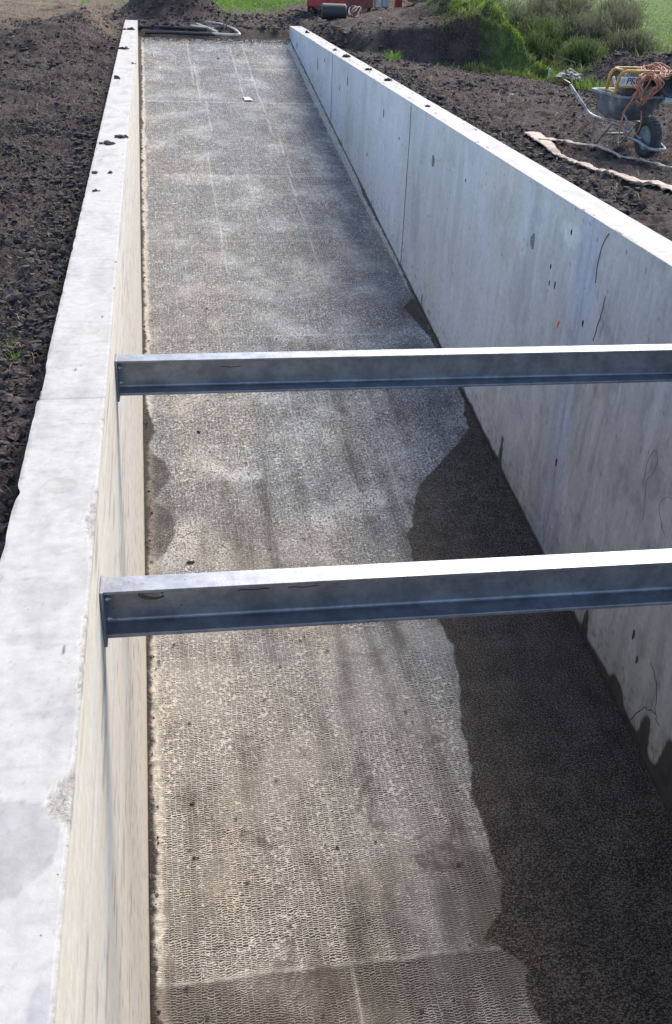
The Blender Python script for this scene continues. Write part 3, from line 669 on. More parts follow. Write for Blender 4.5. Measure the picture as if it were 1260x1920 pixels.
# ------------------------------------------------------------------ steel beams
def steel():
    m = Mat('galvanised_steel'); v = m.co()
    a = m.noise(v, 9, 6, .7); b = m.noise(v, 70, 4, .7); st = m.noise(m.co((1.2, 14, 14)), 3, 5, .6)
    col = m.mix(m.rng(a, .3, .7), (.19, .205, .235), (.33, .35, .385))
    col = m.mix(m.rng(st, .55, .8, 0, .5), col, (.20, .20, .21))
    sp_ = m.math('LESS_THAN', m.vor(v, 21), .06)
    col = m.mix(m.math('MULTIPLY', sp_, .8), col, (.05, .045, .04))
    return m.out(col, m.rng(b, .3, .7, .36, .52), m.bump(m.math('ADD', b, a), .0006), .8)
STEEL = steel()
RUST = simple('rust_mark', (.13, .085, .05), .9, 0, .4, 60)
BOLT = simple('bolt_zinc', (.42, .45, .5), .4, .7)
BH, BF, TW, TF = .182, .088, .009, .013
def beam(label, y, zt, dy, mark):
    ang = math.atan2(dy*W, W); t = thing('steel_beam', label, 'beam', (0, y, zt), ang, 'steel beams spanning between the walls')
    L = math.hypot(W, dy*W)
    # profile in (-y depth, z): open side towards the viewer (-y); y=0 front lips
    def arc(cx_, cz, r, a0, a1, n=5): return [(cx_+r*math.cos(math.radians(a0+(a1-a0)*i/n)), cz+r*math.sin(math.radians(a0+(a1-a0)*i/n))) for i in range(n+1)]
    r = .012
    P = [(0, 0), (BF, 0), (BF, -BH), (0, -BH)]
    P += arc(.004, -BH+TF-.004, .004, 180, 90, 3)
    P += arc(BF-TW-r, -BH+TF+r, r, 270, 360)
    P += arc(BF-TW-r, -TF-r, r, 0, 90)
    P += arc(.004, -TF+.004, .004, 270, 180, 3)
    mb = MB(); mb.prism(P, (0, 1, 0), (0, 0, 1), (1, 0, 0), L-.024, (.012, 0, 0)); c = mb.build('channel_section', STEEL, t)
    for x0 in (.0065, L-.0065):
        mb = MB().box((x0, BF/2-.004, -BH/2-.010), (.012, BF+.022, BH+.034), bev=.002); mb.build('end_plate', STEEL, t)
    for x0, s in ((.0125, 1), (L-.0125, -1)):
        for zz in (-.045, -.125):
            mb = MB(); M = Matrix.Rotation(math.radians(90*s), 3, 'Y')
            mb.lathe([(.011, 0), (.011, .010), (.009, .012)], (x0, .030, zz), M, 6); mb.lathe([(.005, .0), (.005, .02)], (x0, .030, zz), M, 8)
            mb.build('bolt', BOLT, t)
    if mark:
        for rr, aa in ((.020, 0), (.026, 1)):
            pts = [(.165+.0 + rr*1.7*math.cos(a), BF-TW-.0015, -.068+rr*.75*math.sin(a)) for a in [aa+2*math.pi*k/20 for k in range(16)]]
            MB().tube(pts, .0035, 5).build('rust_ring', RUST, t)
    for x0 in ((.45, .62) if mark else (.52,)):
        MB().tube([(x0+k*.015, BF-TW-.0005, -.072+.002*math.sin(k*1.3)) for k in range(8)], .0016, 5).build('scratch', holem, t)
    return t
beam('far galvanised channel beam with small pen scratch, upper one in the photo', 4.785, -.172, -.014, False)
beam('near galvanised channel beam with brown rust ring at its left end', 2.796, -.201, -.014, True)

# ------------------------------------------------------------------ clods
def ico(sub=1):
    import bmesh
    bm = bmesh.new(); bmesh.ops.create_icosphere(bm, subdivisions=sub, radius=1)
    V = np.array([v.co[:] for v in bm.verts]); F = np.array([[v.index for v in f.verts] for f in bm.faces]); bm.free(); return V, F
I1, F1 = ico(1); I2, F2 = ico(2)
def clod_mesh(name, pts, sizes, base=(I1, F1), flat=.65, seed=0, parts=None):
    bv, bf = base; rg = np.random.default_rng(seed); n = len(pts); k = len(bv)
    V = np.repeat(bv[None], n, 0)
    V = V*(1+.34*rg.standard_normal((n, k, 1)).clip(-1.6, 1.8))
    V = V*(rg.uniform(.55, 1.6, (n, 1, 3)))*np.array([1, 1, flat])
    a = rg.uniform(0, 2*np.pi, n); c, s = np.cos(a)[:, None], np.sin(a)[:, None]
    X = V[..., 0]*c-V[..., 1]*s; Yv = V[..., 0]*s+V[..., 1]*c
    V = np.stack([X, Yv, V[..., 2]], -1)*np.asarray(sizes)[:, None, None]+np.asarray(pts)[:, None, :]
    F = (bf[None]+np.arange(n)[:, None, None]*k).reshape(-1, 3)
    return npmesh(name, V.reshape(-1, 3), F, {'tone': np.repeat(rg.uniform(0, 1, n), k)})
def soilmat():
    m = Mat('clod_soil'); v = m.co(); b = m.noise(v, 40, 5, .7)
    col = m.mix(m.attr('tone'), (.036, .030, .031), (.13, .107, .102)); col = m.mix(m.rng(b, .55, .8), col, (.24, .205, .19))
    return m.out(col, .95, m.bump(b, .012), spec=.2)
CLOD = soilmat()
def scatter(n, x0, x1, y0, y1, s0, s1, seed, dens=None):
    rg = np.random.default_rng(seed); x = rg.uniform(x0, x1, n); y = rg.uniform(y0, y1, n)
    if dens is not None:
        k = rg.uniform(0, 1, n) < dens(x, y); x, y = x[k], y[k]
    s = s0*(s1/s0)**(rg.uniform(0, 1, len(x))**2.6)
    return x, y, s
def soilden(x, y): return ss(-.3, .35, fbm(x*1.2, y*1.2, 401, 3))*.9+.1
A = [scatter(26000, -1.35, -.28, 2.6, 12, .004, .020, 1, soilden), scatter(12000, -3, -.28, 10, 25, .008, .034, 2, soilden), scatter(5000, -.55, -.29, 2.6, 12, .004, .028, 5, None),
     scatter(24000, 3.62, 9.5, 7.5, 18, .005, .026, 3, soilden), scatter(8000, 3.62, 11, 15, 23, .010, .05, 4, soilden), scatter(3500, 3.6, 4.1, 7.5, 24, .010, .045, 6, None), scatter(4000, -.6, 4.5, 24.7, 29, .010, .05, 7, None), scatter(6000, 7.9, 12, 19, 21.5, .008, .032, 8, None)]
cx_ = np.concatenate([a[0] for a in A]); cy_ = np.concatenate([a[1] for a in A]); cs_ = np.concatenate([a[2] for a in A])
inside = (cx_ > -.32) & (cx_ < W+.32) & (cy_ < 24.9)
cx_, cy_, cs_ = cx_[~inside], cy_[~inside], cs_[~inside]
ok_ = (cy_ > 0); cz_ = ground_z(cx_, cy_)+cs_*.25
tag(obj('soil_clods', clod_mesh('soil_clods', np.stack([cx_, cy_, cz_], -1), cs_, seed=3), CLOD), 'loose dark clods strewn over the ground on both sides', 'soil', kind='stuff')
# dirt crumbs against the foot of the walls and over the ramp
rg = np.random.default_rng(11)
y1_ = rg.uniform(3.2, 24.4, 2600); dens = np.clip(fbm(y1_*1.7, y1_*0, 121, 3)+.35+.6*np.exp(-((y1_-9.1)/.3)**2), 0, 1)
k = rg.uniform(0, 1, 2600) < dens; y1_ = y1_[k]; x1_ = .004+np.abs(rg.normal(0, .02, len(y1_)))
y2_ = rg.uniform(4.2, 24.4, 900); x2_ = W-.004-np.abs(rg.normal(0, .015, 900))
x3_ = rg.uniform(.05, W-.05, 500); y3_ = rg.uniform(3.2, 24.5, 500)
x4_ = rg.uniform(.0, W, 500); y4_ = 24.55-np.abs(rg.normal(0, .2, 500))
X_ = np.concatenate([x1_, x2_, x3_, x4_]); Y_ = np.concatenate([y1_, y2_, y3_, y4_])
S_ = np.concatenate([rg.uniform(.003, .010, len(y1_)), rg.uniform(.003, .008, 900), .002+.005*rg.uniform(0, 1, 500)**3, rg.uniform(.003, .012, 500)])
tag(obj('dirt_crumbs', clod_mesh('dirt_crumbs', np.stack([X_, Y_, rampz(Y_)+.008+S_*.3], -1), S_, seed=5), CLOD), 'fine dirt crumbs lying on the ramp and along the wall foot', 'dirt', kind='stuff')
# a few clods one can pick out
def clod(name, x, y, z, s, label, cat, group, mat=CLOD, seed=0, n=5, spread=1.3):
    rg = np.random.default_rng(seed+50); P = [(0, 0, s*.3)]+[(rg.normal(0, s*spread*.6), rg.normal(0, s*spread*.35), s*.14) for _ in range(n-1)]
    S = [s*.55]+[s*rg.uniform(.25, .5) for _ in range(n-1)]
    me = clod_mesh(name, np.array(P), np.array(S), (I2, F2), .7, seed)
    o = obj(name, me, mat); o.location = (x, y, z); return tag(o, label, cat, group)
WT = [(-.18, 9.77, .045, 8, 'long smear of soil crumbs on the left wall top beside the ramp middle'), (-.225, 8.46, .032, 5, 'left soil crumb of the close pair on the left wall top'), (-.11, 8.46, .022, 4, 'right soil crumb of the close pair on the left wall top'), (-.06, 10.1, .04, 6, 'crumbly soil lump at the inner edge of the left wall top'), (-.2, 18.6, .06, 6, 'dark soil lump near the far end of the left wall top'), (-.2, 14.6, .05, 3, 'flat soil lump at the outer edge of the left wall top'), (-.2, 7.8, .02, 3, 'tiny isolated soil crumb on the left wall top'), (-.02, 16.4, .035, 3, 'soil crumb on the inner arris of the left wall, far part'), (-.12, 22.6, .07, 6, 'farthest soil lump on the left wall top')]
for i, (x, y, s, n, l) in enumerate(WT): clod('soil_clod', x, y, .0, s, l, 'soil clod', 'soil crumbs on the left wall top', seed=i, n=n)
WR = [(3.44, 22.9, .06, 7, 'soil lump near the far end of the right wall top'), (3.44, 19.2, .045, 9, 'flat soil smear on the right wall top behind the far joint'), (3.45, 18.1, .065, 14, 'largest spread of soil on the right wall top'), (3.47, 16.2, .045, 8, 'thin soil streak on the right wall top, third from the far end'), (3.48, 14.9, .05, 5, 'soil crumbs on the right wall top above the far joint'), (3.45, 12.4, .03, 3, 'small dark crumb alone on the right wall top')]
for i, (x, y, s, n, l) in enumerate(WR): clod('soil_clod', x, y, .0, s, l, 'soil clod', 'soil crumbs on the right wall top', seed=20+i, n=n, spread=1.)
RC = [(.27, 4.36, .014, 'nearer dark chip of soil on the lower ramp by the left wall'), (.28, 4.75, .013, 'second dark chip of soil on the lower ramp by the left wall'), (1.14, 4.33, .012, 'grey pebble at the corner of a stamped mat on the ramp'), (.52, 9.0, .020, 'brown soil crumb on the ramp just below the far beam'), (.36, 7.08, .026, 'brown soil splat on the ramp just above the near beam'), (1.62, 22.9, .025, 'dark lump on the upper ramp, left of the top pair'), (2.05, 23.2, .02, 'dark lump on the upper ramp, right of the top pair'), (.75, 11.6, .02, 'dark crumb on the mid ramp left of centre')]
for i, (x, y, s, l) in enumerate(RC): clod('soil_crumb', x, y, float(rampz(y))+.004, s, l, 'soil crumb', 'crumbs on the ramp', seed=40+i, n=4)
# pale scrap on the ramp
mb = MB(); me = bpy.data.meshes.new('plastic_scrap')
P = [(0, 0, 0), (.10, .0, .01), (.17, .02, .0), (.02, .10, .02), (.09, .16, .045), (.13, .14, .02), (-.02, .2, .03), (.04, .34, .01), (.09, .26, .03)]
Fp = [(0, 1, 4, 3), (1, 2, 5, 4), (3, 4, 8, 6), (4, 5, 8), (6, 8, 7)]
mb.add(P, Fp); mb.add([(a, b, c+.006) for a, b, c in P], Fp)
o = mb.build('plastic_scrap', simple('white_plastic', (.56, .56, .53), .5)); o.location = (1.90, 19.95, float(rampz(19.95))+.01); tag(o, 'crumpled white plastic scrap lying on the upper ramp', 'litter')

# ------------------------------------------------------------------ vegetation
def leafmat(name, c0, c1, c2=None):
    m = Mat(name); t = m.attr('tone'); col = m.mix(m.rng(t, 0, .6), c0, c1)
    if c2: col = m.mix(m.rng(t, .78, .95), col, c2)
    m.out(col, .6, spec=.3)
    tr = m.n('BsdfTranslucent', {'Color': m.mix(1., col, (1.2, 1.2, .7), 'MULTIPLY')}); mx = m.n('MixShader', {0: .25, 1: m.b.outputs[0], 2: tr.outputs[0]})
    m.t.links.new(mx.outputs[0], m.N['Material Output'].inputs[0]); return m.m
def blades(name, P, h, wd, lean, az, tone, mat, parent=None):
    """one curved blade (5 verts) per point"""
    n = len(P); P = np.asarray(P); h = np.broadcast_to(h, n); wd = np.broadcast_to(wd, n); lean = np.broadcast_to(lean, n)
    d = np.stack([np.cos(az), np.sin(az), az*0], -1); rg = np.random.default_rng(n)
    fa = rg.uniform(0, 2*np.pi, n); s = np.stack([np.cos(fa), np.sin(fa), fa*0], -1)*(wd/2)[:, None]
    up = np.array([0, 0, 1.])
    m1 = P+(d*(lean*.35)[:, None]+up*.6)*h[:, None]; t = P+(d*lean[:, None]+up*np.sqrt(np.clip(1-.55*lean**2, .08, 1))[:, None])*h[:, None]
    V = np.stack([P-s, P+s, m1+s*.8, m1-s*.8, t-s*.12, t+s*.12], 1).reshape(-1, 3)
    b = np.arange(n)[:, None]*6; F = np.concatenate([b+np.array([[0, 1, 2, 3]]), b+np.array([[3, 2, 5, 4]])])
    return obj(name, npmesh(name, V, F, {'tone': np.repeat(tone, 6)}), mat, parent)
GRASS = leafmat('bright_grass', (.07, .15, .025), (.18, .31, .06), (.33, .40, .13))
BGRASS = leafmat('bank_green', (.10, .18, .03), (.24, .38, .07), (.42, .48, .16))
DGRASS = leafmat('dark_grass', (.06, .09, .04), (.15, .20, .085), (.27, .31, .16))
SCRUB = leafmat('grey_scrub', (.08, .09, .065), (.20, .205, .15), (.36, .34, .27))
TWIG = simple('twig', (.11, .09, .07), .9)
def sward(name, n, fx, fy, dens, h0, h1, mat, label, seed, lean=(.3, 1.), az=None, wd=.012):
    rg = np.random.default_rng(seed); x = rg.uniform(*fx, n); y = rg.uniform(*fy, n); k = rg.uniform(0, 1, n) < dens(x, y); x, y = x[k], y[k]; n = len(x)
    z = ground_z(x, y, False)+0.02*0
    z = ground_z(x, y)-.01
    cl = np.clip(.5+fbm(x*2.5, y*2.5, seed, 3), .1, 1)
    h = (h0+(h1-h0)*rg.uniform(0, 1, n)**1.5)*(.3+1.7*cl**2)
    o = blades(name, np.stack([x, y, z], -1), h, wd, rg.uniform(*lean, n), rg.uniform(0, 2*np.pi, n) if az is None else rg.normal(az, .7, n), np.clip(cl*.7+rg.uniform(-.2, .4, n), 0, 1), mat)
    return tag(o, label, 'grass', kind='stuff')
# bright weeds on the spur of the bank
def d_spur(x, y):
    e = x-(7.15+(21.5-y)*.55)
    return np.maximum(ss(-.25, .0, e+.35*fbm(x*2, y*2, 3, 3))*ss(8.45, 8.1, x)*ss(20.3, 20.6, y)*ss(22.4, 21.8, y), ss(6.35, 6.6, x)*ss(7.5, 7.2, x)*ss(21.9, 22.3, y)*ss(25.5, 24.5, y))*(.3+.7*ss(-.15, .1, fbm(x*4, y*4, 19, 3)))
sward('bank_grass', 26000, (6.2, 8.5), (20.4, 24.5), d_spur, .05, .15, BGRASS, 'bright green grass spilling down the end of the bank', 501, az=-.9, wd=.013)
def d_dark(x, y): return ss(5.7, 6.6, x+.6*fbm(x*2, y*2, 5, 3))*(.35+.65*ss(-.15, .2, fbm(x*3, y*3, 29, 3)))
sward('bank_creeper', 30000, (5.6, 8.8), (20.3, 23.5), d_dark, .04, .14, DGRASS, 'dark green creeping grass hanging over the bank face', 503, az=-1.4, wd=.016)
def d_field(x, y): return ss(-.1, .15, (x-(y-21)*.12-10.2)*.35+.3*fbm(x*.8, y*.8, 91, 4))*ss(21.6, 22.6, y)*(ss(40, 22, y)*.8+.2)
sward('field_grass', 60000, (9.5, 25), (21.5, 46), d_field, .03, .10, GRASS, 'short bright pasture grass of the field beyond the soil ridge', 505, wd=.022)
def d_far(x, y): return ss(-.05, .12, .9*fbm(x*.8, y*.8, 91, 4)+(y-30.0)*.18-.15*np.abs(x-3.8))
sward('far_grass', 14000, (1.5, 6.5), (27, 38), d_far, .04, .14, GRASS, 'patch of green grass beyond the spoil heap', 507, wd=.022)
def d_gully(x, y): return ss(8.0, 8.6, x)*ss(12.4, 11.2, x-(y-21)*.15)*ss(20.7, 21.3, y)*(.35+.65*ss(-.2, .3, fbm(x*1.4, y*1.4, 9, 2)))
sward('gully_grass', 16000, (8, 13), (20.7, 30), d_gully, .08, .3, SCRUB, 'rough grey-green grass lining the gully between bank and field', 509, wd=.016)
def litter_bits(n, fx, fy, seed, name, mat, l0, l1, label):
    rg = np.random.default_rng(seed); x = rg.uniform(*fx, n); y = rg.uniform(*fy, n); ok = (x < -.3) | (x > W+.32); x, y = x[ok], y[ok]; n = len(x)
    o = blades(name, np.stack([x, y, ground_z(x, y)+.004], -1), rg.uniform(l0, l1, n), .004+.0003*y, rg.uniform(.95, 1.25, n), rg.uniform(0, 6.28, n), rg.uniform(0, 1, n), mat)
    return tag(o, label, 'straw', kind='stuff')
STRAW = leafmat('dry_straw', (.16, .13, .10), (.38, .32, .24), (.5, .45, .36))
litter_bits(1400, (-2.5, -.3), (3, 22), 611, 'straw_bits', STRAW, .02, .07, 'bits of dry root and straw lying in the soil left of the channel')
litter_bits(3200, (3.6, 10), (7.5, 21), 612, 'straw_bits', STRAW, .02, .08, 'bits of dry root and straw lying in the soil right of the channel')
def tuft(x, y, n, h, label, mat=GRASS, r=.05, z=None, seed=0):
    rg = np.random.default_rng(seed+900); a = rg.uniform(0, 2*np.pi, n); rr = r*np.sqrt(rg.uniform(0, 1, n))
    P = np.stack([np.cos(a)*rr, np.sin(a)*rr, rr*0-.01], -1)
    o = blades('grass_tuft', P, h*rg.uniform(.5, 1.1, n), .006 if h < .2 else .012, rg.uniform(.3, 1., n), a+rg.normal(0, .5, n), rg.uniform(.2, 1, n), mat)
    o.location = (x, y, float(ground_z(x, y)) if z is None else z); return tag(o, label, 'grass tuft', 'grass tufts in the bare soil')
tuft(-.56, 4.95, 60, .07, 'larger green tuft in the soil at the left edge of the photo', r=.07, seed=1)
tuft(-.46, 4.78, 40, .06, 'small green tuft between the soil clods and the left wall', r=.04, seed=2)
tuft(4.66, 20.0, 60, .22, 'lone pale green tuft in front of the excavated bank', r=.12, seed=3)
tuft(8.45, 19.4, 220, .22, 'yellow-green tuft behind the wheelbarrow on the soil ridge', r=.45, seed=4)
tuft(6.4, 10.9, 160, .10, 'green tuft right of the wheelbarrow at the photo edge', r=.25, seed=5)
tuft(-.75, 9.2, 14, .05, 'thin dry tuft in the soil left of the wall, mid distance', SCRUB, r=.05, seed=6)
def shrub(x, y, r, h, n, label, mat=SCRUB, seed=0, ratio=1.):
    rg = np.random.default_rng(seed+700); t = thing('shrub', label, 'shrub', (x, y, float(ground_z(x, y, False))), 0, 'scrub growing in the gully')
    # stems
    mb = MB(); tips = []
    for i in range(26):
        a = rg.uniform(0, 6.28); l = rg.uniform(.2, 1.)**.6; e = Vector((math.cos(a)*r*l*.85, math.sin(a)*r*l*.85*ratio, h*(1-.55*l*l)*rg.uniform(.75, 1.08)))
        md = e*.5+Vector((0, 0, h*.12)); pts = spl([(e.x*.06, e.y*.06, 0), md, e], 4); mb.tube(pts, [.014-.011*q/(len(pts)-1) for q in range(len(pts))], 5); tips.append((pts, l))
    mb.build('stem', TWIG, t)
    P = []; tone = []; hh = []; az = []; ln = []
    for pts, l in tips:
        m_ = n//26; cl = rg.uniform(0, 1)
        q = rg.uniform(.25, 1, m_); idx = (q*(len(pts)-1)).astype(int)
        for j in range(m_):
            p = pts[idx[j]]; sp_ = .12*r+.05; o_ = rg.normal(0, 1, 3)*sp_*.75
            P.append((p.x+o_[0], p.y+o_[1], max(.0, p.z+o_[2]*.8))); tone.append(np.clip(.45*cl+.45*rg.uniform()+.2*(q[j]-.5), 0, 1)); hh.append(rg.uniform(.06, .17)); az.append(rg.uniform(0, 6.28)); ln.append(rg.uniform(.2, 1.1))
    blades('foliage', np.array(P), np.array(hh), .014, np.array(ln), np.array(az), np.array(tone), mat, t)
    return t
SH = [(7.75, 24.2, .55, .95, 'dark upright shrub at the top of the bank, leftmost of the scrub', DGRASS), (8.6, 23.5, .65, .85, 'low dark green shrub just right of the bright bank grass', DGRASS), (9.1, 25.2, .9, 1.5, 'tall grey-green shrub in the middle of the gully scrub', SCRUB), (9.9, 23.9, .75, 1.0, 'round grey shrub low in the gully left of the field', SCRUB), (10.2, 26.2, 1.0, 1.7, 'tall twiggy shrub behind the gully, reaching the top of the photo', SCRUB), (10.9, 24.6, .8, 1.2, 'grey shrub at the field edge, rightmost of the scrub', SCRUB), (9.3, 22.3, .6, .5, 'low dark mound of scrub just behind the rubble', DGRASS), (10.6, 22.8, .7, .55, 'low spreading shrub behind the soil ridge', SCRUB), (8.3, 27.5, 1.0, 1.6, 'brownish shrub farthest back on the left of the gully', SCRUB), (11.9, 26.9, .8, 1.1, 'pale shrub on the field edge behind the rightmost grey one', SCRUB), (8.25, 25.2, .8, 1.45, 'upright twiggy shrub between the dark bank-top shrub and the tall middle one', SCRUB), (8.9, 24.0, .7, 1.0, 'dull green shrub just above the low scrub mound', DGRASS)]
for i, (x, y, r, h, l, m_) in enumerate(SH): shrub(x, y, r, h, 5200, l, m_, i)

# ------------------------------------------------------------------ wheelbarrow
O_ = Vector((5.10, 10.0, float(ground_z(5.1, 10.0, False))+.0)); aa = Vector((.139, -.990, 0)); bb = Vector((.990, .139, 0))
# local frame: +y' = forward (towards the wheel), +x' = bb ; root at the wheel contact
wb = thing('wheelbarrow', 'mud-splashed grey wheelbarrow carrying a yellow generator', 'wheelbarrow', O_, math.atan2(bb.y, bb.x))
def L(s, t, z): return (t, s, z)      # s back from the wheel (+y), t sideways (+x)
PLAST = simple('barrow_plastic', (.10, .125, .165), .6, 0, .4, 11, .002, (.34, .34, .35))
PIPE = simple('galvanised_pipe', (.33, .36, .38), .5, .3, .3, 30, .0, (.16, .13, .11))
RUB = simple('tyre_rubber', (.035, .04, .045), .8, 0, .3, 14, .002, (.12, .10, .09))
BLACK = simple('black_plastic', (.02, .02, .022), .45)
def loft(mb, rings, cap_first=True, cap_last=False):
    n = len(rings[0]); V = [p for r in rings for p in r]; F = []
    for i in range(len(rings)-1):
        for k in range(n): F.append((i*n+k, i*n+(k+1) % n, (i+1)*n+(k+1) % n, (i+1)*n+k))
    if cap_first: F.append(tuple(range(n-1, -1, -1)))
    if cap_last: F.append(tuple(range((len(rings)-1)*n, len(rings)*n)))
    mb.add(V, F, True)
def rrect(x0, x1, y0, y1, r, z, zf=None):
    out = []
    for cx, cy__, a0 in ((x1-r, y1-r, 0), (x0+r, y1-r, 90), (x0+r, y0+r, 180), (x1-r, y0+r, 270)):
        for k in range(6):
            a = math.radians(a0+k*18); X = cx+r*math.cos(a); Yy = cy__+r*math.sin(a); out.append((X, Yy, z if zf is None else zf(X, Yy)))
    return out
mb = MB()
# tray: s from .15 (front) to .88 (rear)
def tilt(z0): return lambda X, Y: z0+.05*(.5-Y)
R_o = [rrect(-.15, .13, .34, .66, .07, .30), rrect(-.21, .18, .27, .70, .08, .34), rrect(-.255, .235, .16, .74, .08, .50), rrect(-.265, .25, .14, .76, .08, .555), rrect(-.285, .27, .115, .785, .09, .56)]
loft(mb, R_o[:5]); loft(mb, [R_o[4], rrect(-.288, .273, .112, .788, .09, .535)], False)
loft(mb, [rrect(-.14, .12, .35, .65, .07, .315), rrect(-.245, .225, .17, .73, .08, .50), rrect(-.258, .243, .147, .753, .08, .556), R_o[4]], True)
mb.build('tray', PLAST, wb)
# tubular frame: two long rails that close in a loop ahead of the wheel
for s in (-1, 1):
    pts = spl([L(1.28, s*.30, .56), L(1.18, s*.28, .535), L(.98, s*.22, .38), L(.84, s*.175, .285), L(.5, s*.155, .27), L(.30, s*.12, .25), L(.20, s*.10, .17), L(.0, s*.10, .155), L(-.16, s*.095, .12), L(-.24, s*.05, .115), L(-.25, 0, .115)], 6)
    MB().tube(pts, .016, 10).build('frame_rail', PIPE, wb)
    g = spl([L(1.29, s*.302, .562), L(1.23, s*.29, .55), L(1.18, s*.28, .535)], 5)
    gr_ = MB().tube(g, [.021+.003*(i % 2) for i in range(len(g))], 10).build('hand_grip', BLACK, wb)
    MB().tube(spl([L(.76, s*.18, .28), L(.79, s*.16, .10), L(.77, s*.15, .015), L(.71, s*.15, .012), L(.60, s*.15, .12), L(.44, s*.15, .265)], 6), .012, 8).build('leg', PIPE, wb)
    MB().tube(spl([L(.32, s*.22, .50), L(.18, s*.13, .30), L(.03, s*.075, .175)], 5), .009, 8).build('wheel_stay', PIPE, wb)
MB().tube([L(.62, -.15, .13), L(.62, .15, .13)], .010, 8).build('cross_brace', PIPE, wb)
wh = thing('x', None, None)
bpy.data.objects.remove(wh)
M = Matrix.Rotation(math.radians(90), 3, 'Y')
mb = MB(); R0 = .188
prof = [(.115, -.045), (.15, -.052), (.178, -.045), (R0, -.02), (R0+.003, 0), (R0, .02), (.178, .045), (.15, .052), (.115, .045), (.108, 0)]
mb.lathe(prof, L(0, 0, R0), M, 36, True)
for k in range(26):
    a = 2*math.pi*k/26; mb.box(L(math.sin(a)*(R0+.001), 0, R0+math.cos(a)*(R0+.001)), (.06, .014, .012), Matrix.Rotation(-a, 3, 'X'))
wheel = mb.build('wheel', RUB, wb)
mb = MB(); mb.lathe([(.03, -.05), (.05, -.025), (.10, -.03), (.117, -.04), (.117, .04), (.10, .03), (.05, .025), (.03, .05)], L(0, 0, R0), M, 28)
mb.build('rim', simple('rim_paint', (.20, .24, .27), .6, .2, .3, 12, .0, (.12, .1, .09)), wheel)
MB().tube([L(0, -.10, R0), L(0, .10, R0)], .010, 8).build('axle', PIPE, wb)

# ------------------------------------------------------------------ generator
zr = O_.z
gen = thing('generator', 'yellow tube-framed generator sitting in the wheelbarrow tray', 'generator', (5.155, 10.43, zr+.50), math.radians(-6))
YEL = simple('yellow_paint', (.50, .28, .075), .45, 0, .25, 12, .0, (.25, .18, .1))
GX, GY, GZ = .315, .15, .265
for s in (-1, 1):
    pts = [(-GX, s*GY, 0), (-GX, s*GY, GZ-.12), (-GX+.01, s*GY, GZ-.06), (-GX+.035, s*GY, GZ-.02), (-GX+.08, s*GY, GZ), (0, s*GY, GZ+.002), (GX-.08, s*GY, GZ), (GX-.035, s*GY, GZ-.02), (GX-.01, s*GY, GZ-.06), (GX, s*GY, GZ-.12), (GX, s*GY, 0)]
    MB().tube(pts, .0155, 10).build('frame_hoop', YEL, gen)
    MB().tube([(-GX, s*GY, .02), (GX, s*GY, .02)], .013, 8).build('frame_bar', YEL, gen)
    MB().tube([(-GX, s*GY, .12), (GX, s*GY, .12)], .011, 8).build('frame_bar', YEL, gen)
for x in (-GX+.06, GX-.06, -GX, GX):
    MB().tube([(x, -GY, GZ if abs(x) < GX-.01 else .06), (x, GY, GZ if abs(x) < GX-.01 else .06)], .012, 8).build('cross_bar', YEL, gen)
mb = MB(); mb.box((-.02, 0, .20), (.40, .24, .09), bev=.03); mb.build('fuel_tank', simple('tank_black', (.035, .035, .04), .4), gen)
mb = MB(); mb.box((-.12, .0, .07), (.24, .24, .16), bev=.03)
for k in range(7): mb.box((-.12, -.125, .01+k*.02), (.2, .02, .007))
mb.build('engine', simple('engine_metal', (.10, .10, .11), .5, .5), gen)
mb = MB(); M = Matrix.Rotation(math.radians(90), 3, 'Y'); mb.lathe([(.06, -.12), (.085, -.11), (.09, -.02), (.09, .10), (.06, .12)], (.15, 0, .08), M, 20); mb.build('alternator', simple('alt_grey', (.14, .15, .17), .5, .3), gen)
mb = MB(); mb.box((.0, -.13, .07), (.16, .03, .09), bev=.008); mb.build('socket_panel', simple('panel_grey', (.2, .2, .21), .5), gen)
# name plate on the near side
pl = MB().box((-.175, -GY-.022, .175), (.235, .006, .085), bev=.003).build('name_plate', simple('plate_white', (.70, .72, .72), .45, 0, .06), gen)
mb = MB().box((-.015, -GY-.023, .165), (.075, .008, .085), bev=.003); mb.build('black_plate', BLACK, gen)
def text(name, s, size, loc, mat, parent, shear=.2, rot=(math.radians(90), 0, 0)):
    cu = bpy.data.curves.new(name, 'FONT'); cu.body = s; cu.size = size; cu.extrude = .001; cu.shear = shear; cu.offset = size*.02; cu.align_x = 'CENTER'; cu.align_y = 'CENTER'
    tmp = bpy.data.objects.new(name, cu); COL.objects.link(tmp); bpy.context.view_layer.update()
    me = bpy.data.meshes.new_from_object(tmp.evaluated_get(bpy.context.evaluated_depsgraph_get())); bpy.data.objects.remove(tmp)
    o = obj(name, me, mat, parent); o.location = loc; o.rotation_euler = rot; return o
text('lettering', 'PRO', .083, (-.155, -GY-.0265, .175), simple('navy', (.02, .05, .16), .5, 0, .05), pl)
mb = MB()
for k in range(2): mb.prism([(-.285+k*.020, .150), (-.275+k*.020, .150), (-.265+k*.020, .200), (-.275+k*.020, .200)], (1, 0, 0), (0, 0, 1), (0, -1, 0), .0015, (0, -GY-.0252, 0))
mb.build('green_mark', simple('pale_green', (.35, .5, .42), .5), pl)

